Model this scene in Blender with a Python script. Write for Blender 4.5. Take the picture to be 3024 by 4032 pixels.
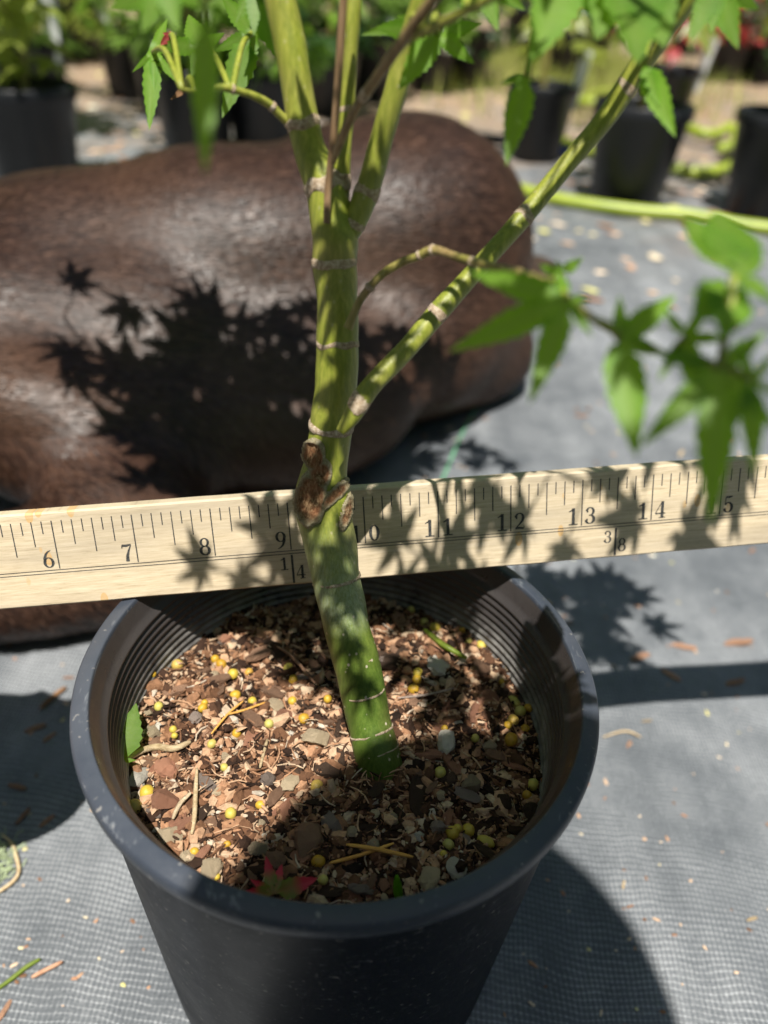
import bpy, bmesh, math, random
from math import sin, cos, pi, radians, sqrt, atan2, exp
from mathutils import Vector, Matrix, noise
from mathutils.bvhtree import BVHTree
R_ = random.Random(7)
for o in list(bpy.data.objects): bpy.data.objects.remove(o)
S = bpy.context.scene
COL = S.collection

# ------------------------------------------------------------------ camera
PW, PH = 3024, 4032
FPX = 3053.0
RIMZ = 0.155
CAM = Vector((0.00997, -0.16401, 0.17741 + RIMZ))
PIT, ROL = 0.6276, 0.0685
fwd = Vector((0, cos(PIT), -sin(PIT))); rt = Vector((1, 0, 0)); up = rt.cross(fwd)
r2 = cos(ROL)*rt + sin(ROL)*up; u2 = -sin(ROL)*rt + cos(ROL)*up
cd = bpy.data.cameras.new('camera'); cam = bpy.data.objects.new('camera', cd); COL.objects.link(cam)
m = Matrix((r2, u2, -fwd)).transposed().to_4x4(); m.translation = CAM; cam.matrix_world = m
cd.sensor_fit = 'VERTICAL'; cd.sensor_height = 36; cd.lens = FPX/PH*36
cd.clip_start = 0.004; cd.clip_end = 400
cd.dof.use_dof = True; cd.dof.focus_distance = 0.236; cd.dof.aperture_fstop = cd.lens/4.0   # a 4 mm wide phone lens
S.camera = cam
S.render.resolution_x = 768; S.render.resolution_y = 1024

# ------------------------------------------------------------------ light
LX, LY = 0.03, 0.405                     # sunlight travels (LX, LY, -1)
SUNL = Vector((LX, LY, -1)).normalized()
sd = bpy.data.lights.new('sun', 'SUN'); sd.energy = 5.0; sd.angle = radians(0.53); sd.color = (1.0, 0.95, 0.87)
sun = bpy.data.objects.new('sun', sd); COL.objects.link(sun)
sun.rotation_euler = SUNL.to_track_quat('-Z', 'Y').to_euler(); sun.location = (0, -2, 5)
w = bpy.data.worlds.new('World'); S.world = w; w.use_nodes = True
nt = w.node_tree; nt.nodes.clear()
sky = nt.nodes.new('ShaderNodeTexSky'); sky.sky_type = 'NISHITA'; sky.sun_disc = False
sky.sun_elevation = math.asin(-SUNL.z); sky.sun_rotation = atan2(-SUNL.x, -SUNL.y)
bg = nt.nodes.new('ShaderNodeBackground'); bg.inputs[1].default_value = 0.05
wo = nt.nodes.new('ShaderNodeOutputWorld'); nt.links.new(sky.outputs[0], bg.inputs[0]); nt.links.new(bg.outputs[0], wo.inputs[0])
S.view_settings.view_transform = 'Standard'; S.view_settings.look = 'None'; S.view_settings.exposure = 0.78; S.view_settings.gamma = 1

# ------------------------------------------------------------------ pixel -> place
def ray(px, py): return ((px-PW/2)/FPX)*r2 - ((py-PH/2)/FPX)*u2 + fwd
def at_y(px, py, y): d = ray(px, py); return CAM + d*((y-CAM.y)/d.y)
def at_z(px, py, z): d = ray(px, py); return CAM + d*((z-CAM.z)/d.z)
def at_d(px, py, d): return CAM + ray(px, py)*d
def depth(P): return (P-CAM).dot(fwd)

# ------------------------------------------------------------------ materials
def mat(name, build, rough=0.6, spec=0.5):
    M = bpy.data.materials.new(name); M.use_nodes = True; n = M.node_tree; n.nodes.clear()
    out = n.nodes.new('ShaderNodeOutputMaterial'); b = n.nodes.new('ShaderNodeBsdfPrincipled')
    b.inputs['Roughness'].default_value = rough; b.inputs['Specular IOR Level'].default_value = spec
    n.links.new(b.outputs[0], out.inputs[0])
    build(N(n, b, out)); return M
class N:
    def __init__(s, n, b, out): s.n, s.b, s.out = n, b, out
    def new(s, t, **k):
        x = s.n.nodes.new('ShaderNode'+t)
        for a, v in k.items(): setattr(x, a, v)
        return x
    def l(s, a, b): s.n.links.new(a, b)
    def set(s, sock, v):
        if isinstance(v, (int, float)): sock.default_value = v
        elif isinstance(v, (tuple, list)): sock.default_value = tuple(v)+((1,) if len(v) == 3 and sock.type == 'RGBA' else ())
        else: s.l(v, sock)
    def co(s, kind='Object'): return s.new('TexCoord').outputs[kind]
    def mp(s, v, scale=(1, 1, 1), loc=(0, 0, 0), rot=(0, 0, 0)):
        m = s.new('Mapping'); s.l(v, m.inputs[0]); m.inputs[1].default_value = loc; m.inputs[2].default_value = rot; m.inputs[3].default_value = scale; return m.outputs[0]
    def noise(s, v, scale, detail=4, rough=0.55, dist=0, out=0):
        t = s.new('TexNoise'); s.l(v, t.inputs['Vector']); t.inputs['Scale'].default_value = scale; t.inputs['Detail'].default_value = detail
        t.inputs['Roughness'].default_value = rough; t.inputs['Distortion'].default_value = dist; return t.outputs[out]
    def vor(s, v, scale, feat='F1', out=0):
        t = s.new('TexVoronoi', feature=feat); s.l(v, t.inputs['Vector']); t.inputs['Scale'].default_value = scale; return t.outputs[out]
    def ramp(s, v, stops, interp='LINEAR'):
        r = s.new('ValToRGB'); e = r.color_ramp.elements; r.color_ramp.interpolation = interp
        while len(e) < len(stops): e.new(0.5)
        for i, (p, c) in enumerate(stops):
            e[i].position = p; e[i].color = (c if isinstance(c, (tuple, list)) else (c, c, c))[:3]+(1,) if True else 0
        s.l(v, r.inputs[0]); return r.outputs[0]
    def mix(s, f, a, b, mode='MIX'):
        x = s.new('Mix', data_type='RGBA', blend_type=mode); s.set(x.inputs[0], f); s.set(x.inputs[6], a); s.set(x.inputs[7], b); return x.outputs[2]
    def math(s, op, a, b=0.0, c=0.0):
        x = s.new('Math', operation=op); s.set(x.inputs[0], a); s.set(x.inputs[1], b); s.set(x.inputs[2], c); return x.outputs[0]
    def sep(s, v): x = s.new('SeparateXYZ'); s.l(v, x.inputs[0]); return x.outputs
    def attr(s, name, out='Fac'): x = s.new('Attribute'); x.attribute_name = name; return x.outputs[out]
    def col(s, v): s.set(s.b.inputs['Base Color'], v)
    def bump(s, h, strength=0.4, dist=0.001):
        x = s.new('Bump'); s.l(h, x.inputs['Height']); x.inputs['Strength'].default_value = strength; x.inputs['Distance'].default_value = dist
        s.l(x.outputs[0], s.b.inputs['Normal']); return x.outputs[0]
    def rnd(s): return s.new('ObjectInfo').outputs['Random']
    def island(s): return s.new('NewGeometry').outputs['Random Per Island']

def b_fabric(k):
    v = k.co(); x, y, z = k.sep(v)
    wob = k.noise(v, 14, 3); wob2 = k.noise(k.mp(v, (40, 200, 1)), 1, 2)
    yy = k.math('ADD', k.math('ADD', y, k.math('MULTIPLY', x, .09)), k.math('MULTIPLY', wob, 0.016)); yy = k.math('ADD', yy, k.math('MULTIPLY', wob2, 0.0007))
    xx = k.math('ADD', x, k.math('MULTIPLY', k.noise(v, 9, 2), 0.01))
    ly = k.math('SINE', k.math('MULTIPLY', yy, 2*pi/0.0026)); lx = k.math('SINE', k.math('MULTIPLY', xx, 2*pi/0.0021))
    line = k.math('POWER', k.math('MULTIPLY_ADD', ly, 0.5, 0.5), 6.0)
    cell = k.math('MULTIPLY_ADD', lx, 0.5, 0.5)
    chk = k.math('MULTIPLY_ADD', k.math('MULTIPLY', ly, lx), 0.5, 0.5)
    pn = k.ramp(k.noise(v, 26, 4, .7), [(.3, .25), (.7, 1.0)])
    pat = k.math('MULTIPLY', pn, k.math('ADD', k.math('MULTIPLY', line, 0.26), k.math('ADD', k.math('MULTIPLY', k.math('POWER', cell, 3.0), 0.20), k.math('MULTIPLY', chk, 0.08))))
    fine = k.noise(v, 900, 2); dust = k.ramp(k.noise(v, 5, 6, 0.65), [(0.3, 0.0), (0.72, 1.0)])
    streak = k.noise(k.mp(v, (26, 3, 1), rot=(0, 0, .1)), 1, 4)
    val = k.math('ADD', pat, k.math('MULTIPLY', fine, 0.34)); val = k.math('ADD', val, k.math('MULTIPLY', dust, 0.24)); val = k.math('ADD', val, k.math('MULTIPLY', streak, .36))
    c = k.ramp(val, [(0.24, (0.030, 0.036, 0.044)), (0.52, (0.105, 0.115, 0.126)), (0.92, (0.36, 0.375, 0.39))])
    # leaf litter and dirt trodden in, mostly away from the plant in front
    far = k.ramp(y, [(0.0, 0), (1.0, 1)]); far = k.math('MULTIPLY', k.math('SUBTRACT', y, 0.75), 0.7); far = k.new('Clamp'), far
    cl = far[0]; k.set(cl.inputs[0], far[1]); far = cl.outputs[0]
    lit = k.ramp(k.math('ADD', k.math('MULTIPLY', k.noise(k.mp(v, (1, 2.6, 1)), 5.5, 6, 0.7), 1.0), k.math('MULTIPLY', far, 0.22)), [(0.55, 0), (0.70, .95)])
    lit = k.math('MULTIPLY', lit, far)
    tan = k.ramp(k.noise(v, 120, 5, 0.8), [(0.3, (0.10, 0.068, 0.048)), (0.5, (0.31, 0.22, 0.145)), (0.75, (0.54, 0.41, 0.29))])
    k.col(k.mix(lit, c, tan))
    k.b.inputs['Roughness'].default_value = 0.5
    k.bump(k.math('ADD', pat, k.math('MULTIPLY', fine, 0.5)), 0.4, 0.0006)
M_fabric = mat('weed_fabric', b_fabric, 0.5, 0.35)

WALLC = [(0.004, 0.006, 0.011), (0.017, 0.020, 0.028)]
def b_plastic(k):
    v = k.co(); d = k.ramp(k.noise(v, 22, 6, 0.7), [(0.35, 0.0), (0.8, 1.0)])
    sc = k.ramp(k.noise(k.mp(v, (300, 60, 900)), 1, 3, 0.7), [(0.60, 0), (0.72, 1)])
    sp = k.ramp(k.noise(v, 420, 2), [(0.66, 0), (0.74, 1)])
    c = k.mix(d, WALLC[0], WALLC[1])
    c = k.mix(k.math('MULTIPLY', sc, 0.30), c, (0.34, 0.36, 0.38)); c = k.mix(k.math('MULTIPLY', sp, .45), c, (.36, .34, .31))
    k.col(c); k.set(k.b.inputs['Roughness'], k.math('MULTIPLY_ADD', d, 0.2, 0.38)); k.bump(k.noise(v, 700, 3), 0.12, 0.0004)
M_pot = mat('black_pot_plastic', b_plastic, 0.4, 0.10)
WALLC = [(0.034, 0.042, 0.058), (0.066, 0.075, 0.094)]
M_rim = mat('worn_rim_plastic', b_plastic, 0.45, 0.4)
def b_plastic_in(k):
    v = k.co(); z = k.sep(v)[2]
    d = k.ramp(k.noise(v, 90, 6, 0.7), [(0.35, 0.0), (0.7, 1.0)])
    low = k.ramp(z, [(0.124, 1.0), (0.136, 0.0)])
    edge = k.math('MULTIPLY', low, d)
    c = k.mix(k.ramp(k.noise(v, 12, 3), [(.3, 0), (.7, 1)]), (0.030, 0.028, 0.030), (0.052, 0.044, 0.040))
    c = k.mix(k.math('MULTIPLY', edge, .75), c, (0.42, 0.41, 0.38)); k.col(c)
    k.set(k.b.inputs['Roughness'], k.math('MULTIPLY_ADD', d, 0.25, 0.26)); k.bump(d, 0.25, 0.0004)
M_potin = mat('pot_inside_plastic', b_plastic_in, 0.35, 0.6)

def b_bg_pot(k):
    v = k.co(); d = k.ramp(k.noise(v, 14, 5, 0.7), [(0.35, 0.0), (0.8, 1.0)])
    k.col(k.mix(d, (0.006, 0.007, 0.009), (0.022, 0.023, 0.026))); k.set(k.b.inputs['Roughness'], k.math('MULTIPLY_ADD', d, .25, .3))
M_bgpot = mat('nursery_pot_plastic', b_bg_pot, 0.4, 0.3)

def b_soil(k):
    v = k.co(); n = k.noise(v, 260, 8, 0.75); n2 = k.noise(v, 45, 4)
    c = k.ramp(n, [(0.3, (0.012, 0.008, 0.006)), (0.5, (0.075, 0.043, 0.027)), (0.62, (0.17, 0.10, 0.063)), (0.8, (0.33, 0.22, 0.14))])
    k.col(k.mix(k.ramp(n2, [(.4, 0), (.65, 1)]), c, k.mix(.5, c, (.16, .075, .04)))); k.bump(n, 0.9, 0.002)
M_soil = mat('potting_soil', b_soil, 0.9, 0.2)
def b_crumb(k):
    r = k.island(); v = k.co()
    c = k.ramp(r, [(0.0, (0.016, 0.009, 0.006)), (0.25, (0.060, 0.030, 0.018)), (0.45, (0.19, 0.092, 0.048)), (0.65, (0.42, 0.225, 0.125)), (0.82, (0.58, 0.37, 0.23)), (0.96, (0.55, 0.42, 0.29)), (1.0, (.60, .52, .42))])
    n = k.noise(v, 700, 4, 0.7); k.col(k.mix(0.55, c, k.ramp(n, [(.3, .15), (.7, .95)]), 'MULTIPLY')); k.bump(n, 0.6, 0.0008)
M_crumb = mat('soil_crumbs', b_crumb, 0.9, 0.2)
def mk_piece(name, stops, scale=400, stretch=(1, 1, 1), rough=0.9, pits=False):
    def f(k):
        v = k.co(); n = k.noise(k.mp(v, stretch), scale, 6, 0.72); c = k.ramp(n, stops)
        rr = k.rnd(); c = k.mix(1.0, c, k.ramp(rr, [(0, .62), (1, 1.2)]), 'MULTIPLY')
        if pits: c = k.mix(k.ramp(k.vor(v, 900), [(.12, .8), (.3, 0)]), c, (.12, .1, .08))
        k.col(c); k.bump(n, 0.8, 0.001)
    return mat(name, f, rough, 0.2)
M_bark = mk_piece('bark_chip', [(0.3, (0.07, 0.036, 0.022)), (0.5, (0.28, 0.16, 0.10)), (0.72, (0.54, 0.36, 0.25))], 260, (0.3, 1.6, 1.6))
M_redbark = mk_piece('red_bark', [(0.3, (0.13, 0.05, 0.028)), (0.5, (0.38, 0.18, 0.11)), (0.72, (0.60, 0.36, 0.25))], 320, (0.5, 1.4, 1.4))
M_darkbark = mk_piece('dark_bark', [(0.3, (0.018, 0.011, 0.008)), (0.5, (0.075, 0.045, 0.03)), (0.75, (0.20, 0.14, 0.10))], 260, (0.3, 1.6, 1.6))
M_pumice = mk_piece('pumice', [(0.3, (0.36, 0.32, 0.26)), (0.5, (0.60, 0.56, 0.48)), (0.75, (0.80, 0.76, 0.68))], 500, pits=True)
M_tanstone = mk_piece('tan_stone', [(0.3, (0.26, 0.19, 0.12)), (0.5, (0.48, 0.38, 0.25)), (0.75, (0.70, 0.60, 0.44))], 450, pits=True)
M_greystone = mk_piece('grey_stone', [(0.3, (0.14, 0.11, 0.09)), (0.5, (0.28, 0.22, 0.185)), (0.75, (0.46, 0.39, 0.34))], 420)
M_straw = mk_piece('dry_straw', [(0.3, (0.36, 0.25, 0.13)), (0.5, (0.55, 0.42, 0.25)), (0.75, (0.74, 0.62, 0.42))], 300, (.3, 3, 3), .7)
M_needle = mk_piece('pine_needle', [(0.3, (0.46, 0.22, 0.05)), (0.6, (0.66, 0.36, 0.09))], 200, (.3, 3, 3), .5)
M_orange = mk_piece('orange_litter', [(0.3, (0.24, 0.12, 0.07)), (0.5, (0.48, 0.27, 0.17)), (0.75, (0.66, 0.44, 0.31))], 300, rough=.8)
def b_pellet(k):
    v = k.co(); r = k.rnd()
    c = k.ramp(r, [(0.0, (0.40, 0.22, 0.020)), (0.35, (0.49, 0.31, 0.032)), (0.65, (0.48, 0.37, 0.055)), (0.9, (0.44, 0.41, 0.12)), (1.0, (0.46, 0.25, 0.04))])
    n = k.noise(v, 500, 4, .7); k.col(k.mix(k.ramp(n, [(.5, 0), (.75, .6)]), c, k.mix(.5, c, (.20, .11, .01)))); k.bump(n, .15, .0005)
    k.b.inputs['Subsurface Weight'].default_value = 0.15; k.b.inputs['Subsurface Radius'].default_value = (.002, .001, .0003)
M_pellet = mat('fertilizer_pellet', b_pellet, 0.45, 0.4)

def b_wood(k):
    v = k.co()
    g = k.noise(k.mp(v, (45, 1, 900)), 1, 5, 0.7); g2 = k.noise(k.mp(v, (160, 1, 2600)), 1, 4, 0.7); big = k.noise(k.mp(v, (10, 1, 70)), 1, 3)
    val = k.math('ADD', k.math('MULTIPLY', g, 0.55), k.math('MULTIPLY', g2, 0.45))
    c = k.ramp(val, [(0.34, (0.27, 0.21, 0.135)), (0.44, (0.50, 0.41, 0.275)), (0.62, (0.66, 0.56, 0.405))])
    c = k.mix(k.ramp(big, [(.40, 0), (.66, .6)]), c, (0.32, 0.275, 0.21))
    st = k.ramp(k.vor(k.mp(v, (190, 1, 90)), 1), [(0.14, .5), (0.22, .65), (.26, 0)]); gate = k.ramp(k.noise(v, 26, 2), [(.58, 0), (.62, 1)])
    c = k.mix(k.math('MULTIPLY', st, gate), c, (0.52, 0.29, 0.075))
    k.col(c); k.bump(val, 0.25, 0.0004)
M_wood = mat('yardstick_wood', b_wood, 0.55, 0.35)
def b_ink(k): k.col(k.ramp(k.noise(k.co(), 1500, 3), [(.35, (.012, .014, .016)), (.75, (.10, .10, .095))]))
M_ink = mat('black_print', b_ink, 0.6, 0.3)

def b_stem(k):
    v = k.co(); z = k.sep(v)[2]; g = k.attr('grey'); tw = k.attr('brown')
    st = k.noise(k.mp(v, (900, 900, 60)), 1, 4, 0.65); fine = k.noise(k.mp(v, (2600, 2600, 500)), 1, 3); pat = k.noise(v, 90, 4)
    c = k.ramp(st, [(0.3, (0.145, 0.180, 0.018)), (0.5, (0.215, 0.245, 0.028)), (0.72, (0.32, 0.33, 0.055))])
    c = k.mix(k.ramp(pat, [(.45, 0), (.75, .4)]), c, (0.27, 0.25, 0.07))
    low = k.ramp(st, [(0.3, (0.052, 0.098, 0.012)), (0.6, (0.098, 0.155, 0.024))])
    wax = k.ramp(k.noise(k.mp(v, (1700, 1700, 160)), 1, 4, .7), [(.36, .35), (.60, 1)])
    low = k.mix(k.math('MULTIPLY', wax, k.attr('wax')), low, (0.33, 0.41, 0.31))
    c = k.mix(g, c, low)
    br = k.ramp(st, [(.3, (.13, .065, .035)), (.6, (.27, .16, .10)), (.8, (.42, .32, .22))]); c = k.mix(tw, c, br)
    sp = k.ramp(k.vor(k.mp(v, (1, 1, .7)), 330), [(.09, 1), (.16, 0)]); c = k.mix(k.math('MULTIPLY', sp, k.math('MULTIPLY_ADD', g, .75, .2)), c, (.55, .48, .38))
    k.col(c); k.bump(k.math('ADD', st, fine), 0.25, 0.0006)
    k.b.inputs['Subsurface Weight'].default_value = 0.08; k.b.inputs['Subsurface Radius'].default_value = (.002, .003, .0005)
M_stem = mat('maple_stem', b_stem, 0.42, 0.45)
def b_ring(k):
    v = k.co(); n = k.noise(v, 900, 5, .75)
    k.col(k.ramp(n, [(.3, (.14, .09, .055)), (.48, (.42, .32, .22)), (.7, (.70, .62, .50))])); k.bump(n, .9, .001)
M_ring = mat('bark_scar', b_ring, 0.8, 0.2)
def b_wound(k):
    v = k.co(); n = k.noise(v, 700, 6, .75); n2 = k.noise(v, 160, 3)
    c = k.ramp(n, [(.3, (.14, .075, .035)), (.48, (.44, .29, .16)), (.66, (.70, .55, .36))]); k.col(k.mix(k.ramp(n2, [(.45, 0), (.65, .7)]), c, (.42, .16, .075))); k.bump(n, 1, .0018)
M_wound = mat('pruning_wound', b_wound, 0.9, 0.15)

def leafmat(name, c0, c1, cv, tr, trans=0.38, rough=0.38, red=None):
    M = bpy.data.materials.new(name); M.use_nodes = True; n = M.node_tree; n.nodes.clear()
    out = n.nodes.new('ShaderNodeOutputMaterial'); b = n.nodes.new('ShaderNodeBsdfPrincipled'); k = N(n, b, out)
    v = k.co(); vein = k.attr('vein'); nn = k.noise(v, 150, 4); r = k.rnd()
    c = k.mix(k.ramp(nn, [(.35, 0), (.65, 1)]), c0, c1); c = k.mix(k.math('MULTIPLY', vein, .55), c, cv)
    c = k.mix(1.0, c, k.ramp(r, [(0, .75), (1, 1.2)]), 'MULTIPLY')
    t = k.mix(k.math('MULTIPLY', vein, .5), tr, cv)
    if red:
        cen = k.ramp(k.attr('cen'), [(.30, 0), (.6, 1)]); c = k.mix(cen, c, red); t = k.mix(cen, t, red)
    k.col(c); c = k.mix(k.math('MULTIPLY', k.ramp(k.noise(v, 38, 3), [(.52, 0), (.72, 1)]), .35), c, cv); k.col(c); b.inputs['Roughness'].default_value = rough; b.inputs['Specular IOR Level'].default_value = .35
    k.bump(k.math('ADD', k.math('MULTIPLY', vein, -.6), k.noise(v, 420, 3)), .25, .0006)
    tl = k.new('BsdfTranslucent'); k.set(tl.inputs[0], t)
    mx = k.new('MixShader'); mx.inputs[0].default_value = trans; k.l(b.outputs[0], mx.inputs[1]); k.l(tl.outputs[0], mx.inputs[2]); k.l(mx.outputs[0], out.inputs[0])
    return M
M_leaf = leafmat('maple_leaf', (.080, .195, .010), (.125, .265, .018), (.22, .34, .06), (.34, .66, .022), .5, .5)
M_leafred = leafmat('red_maple_leaf', (.10, .16, .02), (.12, .20, .025), (.32, .10, .05), (.30, .14, .02), .25, .45, (.50, .028, .05))
M_leafbg = leafmat('green_foliage', (.06, .15, .018), (.14, .25, .035), (.24, .34, .09), (.26, .48, .035), .45)
M_leafyel = leafmat('yellow_green_foliage', (.15, .23, .03), (.25, .31, .05), (.34, .36, .1), (.44, .54, .06), .45)
M_leafredbg = leafmat('crimson_foliage', (.24, .016, .026), (.38, .03, .04), (.4, .12, .1), (.6, .04, .05))
M_leafdk = leafmat('dark_green_foliage', (.018, .055, .012), (.04, .09, .02), (.06, .12, .04), (.06, .16, .02))

def b_dog(k):
    v = k.co(); n = k.noise(k.mp(v, (70, 18, 60), rot=(0, 0, .45)), 1, 5, .75); n2 = k.noise(v, 9, 3)
    c = k.ramp(n, [(.3, (.014, .0062, .0040)), (.5, (.030, .0145, .0095)), (.75, (.058, .031, .021))])
    k.col(k.mix(k.ramp(n2, [(.42, 0), (.68, .75)]), c, k.mix(.5, c, (.10, .05, .026)))); k.bump(n, .12, .001)
    k.b.inputs['Sheen Weight'].default_value = 0.08; k.b.inputs['Sheen Roughness'].default_value = .4; k.b.inputs['Sheen Tint'].default_value = (.8, .75, .75, 1)
M_dog = mat('brown_dog_coat', b_dog, 0.55, 0.35)
def b_fur(k):
    r = k.island(); n2 = k.noise(k.co(), 9, 3)
    c = k.ramp(r, [(0, (.014, .006, .0037)), (.5, (.036, .0165, .0102)), (.85, (.064, .032, .020)), (1, (.10, .055, .037))]); st_ = k.noise(k.mp(k.co(), (22, 150, 120), rot=(0, 0, -.42)), 1, 4, .7); c = k.mix(1.0, c, k.ramp(st_, [(.3, .72), (.7, 1.25)]), 'MULTIPLY'); k.col(k.mix(k.ramp(n2, [(.42, 0), (.68, .7)]), c, (.085, .042, .023)))
M_fur = mat('dog_fur', b_fur, 0.44, 0.42)
def b_hose(k):
    v = k.co(); k.col(k.mix(k.ramp(k.noise(v, 20, 4), [(.4, 0), (.7, 1)]), (.22, .29, .025), (.33, .39, .05)))
M_hose = mat('yellow_green_hose', b_hose, 0.4, 0.5)
def plain(name, c, rough=.6, spec=.4, var=.25):
    def f(k): k.col(k.mix(k.ramp(k.noise(k.co(), 60, 4), [(.3, 0), (.7, 1)]), tuple(x*(1-var) for x in c), tuple(min(.9, x*(1+var)) for x in c)))
    return mat(name, f, rough, spec)
M_tag = plain('white_plant_tag', (.72, .73, .74), .45, .4, .08)
M_blue = plain('blue_plastic', (.02, .08, .42), .4)
M_blackpipe = plain('black_drip_pipe', (.02, .02, .022), .4)
M_white = plain('white_post_paint', (.68, .70, .72), .5, .4, .1)
M_lichen = plain('pale_lichen', (.42, .50, .30), .9, .2)
M_thread = plain('green_marker_thread', (.10, .30, .16), .6)
M_brown = plain('brown_twig', (.22, .12, .06), .8, .2)
M_skin = plain('skin', (.50, .30, .21), .5, .4, .08)
M_cloth = plain('navy_cotton', (.05, .07, .12), .9, .2)
M_denim = plain('denim', (.07, .10, .18), .9, .2)
M_hair = plain('brown_hair', (.05, .03, .02), .5, .4)
def b_grass(k): k.col(k.ramp(k.island(), [(0, (.14, .19, .03)), (.6, (.26, .30, .06)), (1, (.42, .40, .14))]))
M_grass = mat('dry_grass', b_grass, .8, .2)

# ------------------------------------------------------------------ mesh helpers
def link(name, me, M, parent=None, smooth=True):
    if isinstance(me, tuple):
        v, f = me; q = bpy.data.meshes.new(name); q.from_pydata([tuple(p) for p in v], [], f); me = q
    if M and not me.materials: me.materials.append(M)
    if smooth and me.polygons: me.polygons.foreach_set('use_smooth', [True]*len(me.polygons))
    o = bpy.data.objects.new(name, me); COL.objects.link(o)
    if parent: o.parent = parent
    return o
def tag(o, label=None, cat=None, group=None, kind=None):
    if label: o['label'] = label
    if cat: o['category'] = cat
    if group: o['group'] = group
    if kind: o['kind'] = kind
    return o
def empty(name, loc=(0, 0, 0)):
    o = bpy.data.objects.new(name, None); o.empty_display_size = .01; COL.objects.link(o); o.location = loc; return o
def lathe(prof, n=96, loop=False):
    V = []; F = []; k = len(prof)
    for i in range(n):
        a = 2*pi*i/n
        for r, z in prof: V.append((r*cos(a), r*sin(a), z))
    for i in range(n):
        j = (i+1) % n
        for q in range(k-1 if not loop else k):
            q2 = (q+1) % k; F.append((i*k+q, j*k+q, j*k+q2, i*k+q2))
    return V, F
def catmull(P, n):
    out = []; L = len(P)
    for i in range(L-1):
        p0, p1, p2, p3 = P[max(i-1, 0)], P[i], P[i+1], P[min(i+2, L-1)]
        for j in range(n):
            t = j/n; out.append(tuple(0.5*((2*b)+(-a+c)*t+(2*a-5*b+4*c-d)*t*t+(-a+3*b-3*c+d)*t**3) for a, b, c, d in zip(p0, p1, p2, p3)))
    out.append(tuple(P[-1])); return out
def tube(pts, rad, seg=12, jit=0, cap=True, seed=0):
    V = []; F = []; n = len(pts); pts = [Vector(p) for p in pts]
    nrm = None
    for i, p in enumerate(pts):
        t = (pts[min(i+1, n-1)]-pts[max(i-1, 0)]).normalized()
        if nrm is None: nrm = t.orthogonal().normalized()
        nrm = (nrm-t*nrm.dot(t)).normalized(); bn = t.cross(nrm)
        r = rad[i] if isinstance(rad, (list, tuple)) else rad
        for s in range(seg):
            a = 2*pi*s/seg; q = nrm*cos(a)+bn*sin(a)
            rr = r*(1+(jit*noise.noise((p+q*r)*130+Vector((seed, 0, 0))) if jit else 0)); V.append(p+q*rr)
    for i in range(n-1):
        for s in range(seg):
            s2 = (s+1) % seg; F.append((i*seg+s, i*seg+s2, (i+1)*seg+s2, (i+1)*seg+s))
    if cap: F.append(tuple(range(seg-1, -1, -1))); F.append(tuple((n-1)*seg+s for s in range(seg)))
    return V, F
def join(parts):
    V = []; F = []
    for v, f in parts:
        o = len(V); V += list(v); F += [tuple(i+o for i in q) for q in f]
    return V, F
def box(cx, cy, cz, sx, sy, sz):
    V = [(cx+sx*a/2, cy+sy*b/2, cz+sz*c/2) for a in (-1, 1) for b in (-1, 1) for c in (-1, 1)]
    return V, [(0, 1, 3, 2), (4, 6, 7, 5), (0, 4, 5, 1), (2, 3, 7, 6), (0, 2, 6, 4), (1, 5, 7, 3)]
def blob_mesh(name, seed, sub=2, amp=.3, freq=1.5, planes=5, M=None):
    bm = bmesh.new(); bmesh.ops.create_icosphere(bm, subdivisions=sub, radius=1); rr = random.Random(seed)
    pl = [(Vector((rr.gauss(0, 1), rr.gauss(0, 1), rr.gauss(0, 1))).normalized(), rr.uniform(.55, .85)) for _ in range(planes)]
    for v in bm.verts:
        p = v.co.copy(); p *= 1+amp*noise.noise(p*freq+Vector((seed*3.1, 0, 0)))
        for n, d in pl:
            e = p.dot(n)-d
            if e > 0: p -= n*e*.9
        p *= 1+.10*noise.noise(p*4+Vector((seed, 7, 0))); v.co = p
    me = bpy.data.meshes.new(name); bm.to_mesh(me); bm.free()
    if M: me.materials.append(M)
    me.polygons.foreach_set('use_smooth', [False]*len(me.polygons)); return me
def bark_mesh(name, seed, M):
    rr = random.Random(seed); bm = bmesh.new(); nx, ny = 7, 4; g = {}
    for s in (0, 1):
        for i in range(nx):
            for j in range(ny):
                x = -1+2*i/(nx-1); y = (-1+2*j/(ny-1))*.42*(1-.45*abs(x)**2.2)
                z = (.16 if s else -.14)*(1-.5*abs(x)**3)+.13*noise.noise(Vector((x*2.2, y*6, s*3+seed)))+.1*x*x*rr.uniform(-1, 1)*0
                g[s, i, j] = bm.verts.new((x+.22*noise.noise(Vector((y*7, s, seed)))*(abs(x) > .8), y+.14*noise.noise(Vector((x*3, s*.5, seed+9))), z+.18*noise.noise(Vector((x*1.3, 5, seed)))))
    for i in range(nx-1):
        for j in range(ny-1):
            bm.faces.new((g[1, i, j], g[1, i+1, j], g[1, i+1, j+1], g[1, i, j+1])); bm.faces.new((g[0, i, j], g[0, i, j+1], g[0, i+1, j+1], g[0, i+1, j]))
    for i in range(nx-1):
        bm.faces.new((g[0, i, 0], g[0, i+1, 0], g[1, i+1, 0], g[1, i, 0])); bm.faces.new((g[1, i, ny-1], g[1, i+1, ny-1], g[0, i+1, ny-1], g[0, i, ny-1]))
    for j in range(ny-1):
        bm.faces.new((g[1, 0, j], g[1, 0, j+1], g[0, 0, j+1], g[0, 0, j])); bm.faces.new((g[0, nx-1, j], g[0, nx-1, j+1], g[1, nx-1, j+1], g[1, nx-1, j]))
    me = bpy.data.meshes.new(name); bm.to_mesh(me); bm.free(); me.materials.append(M); return me
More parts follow.
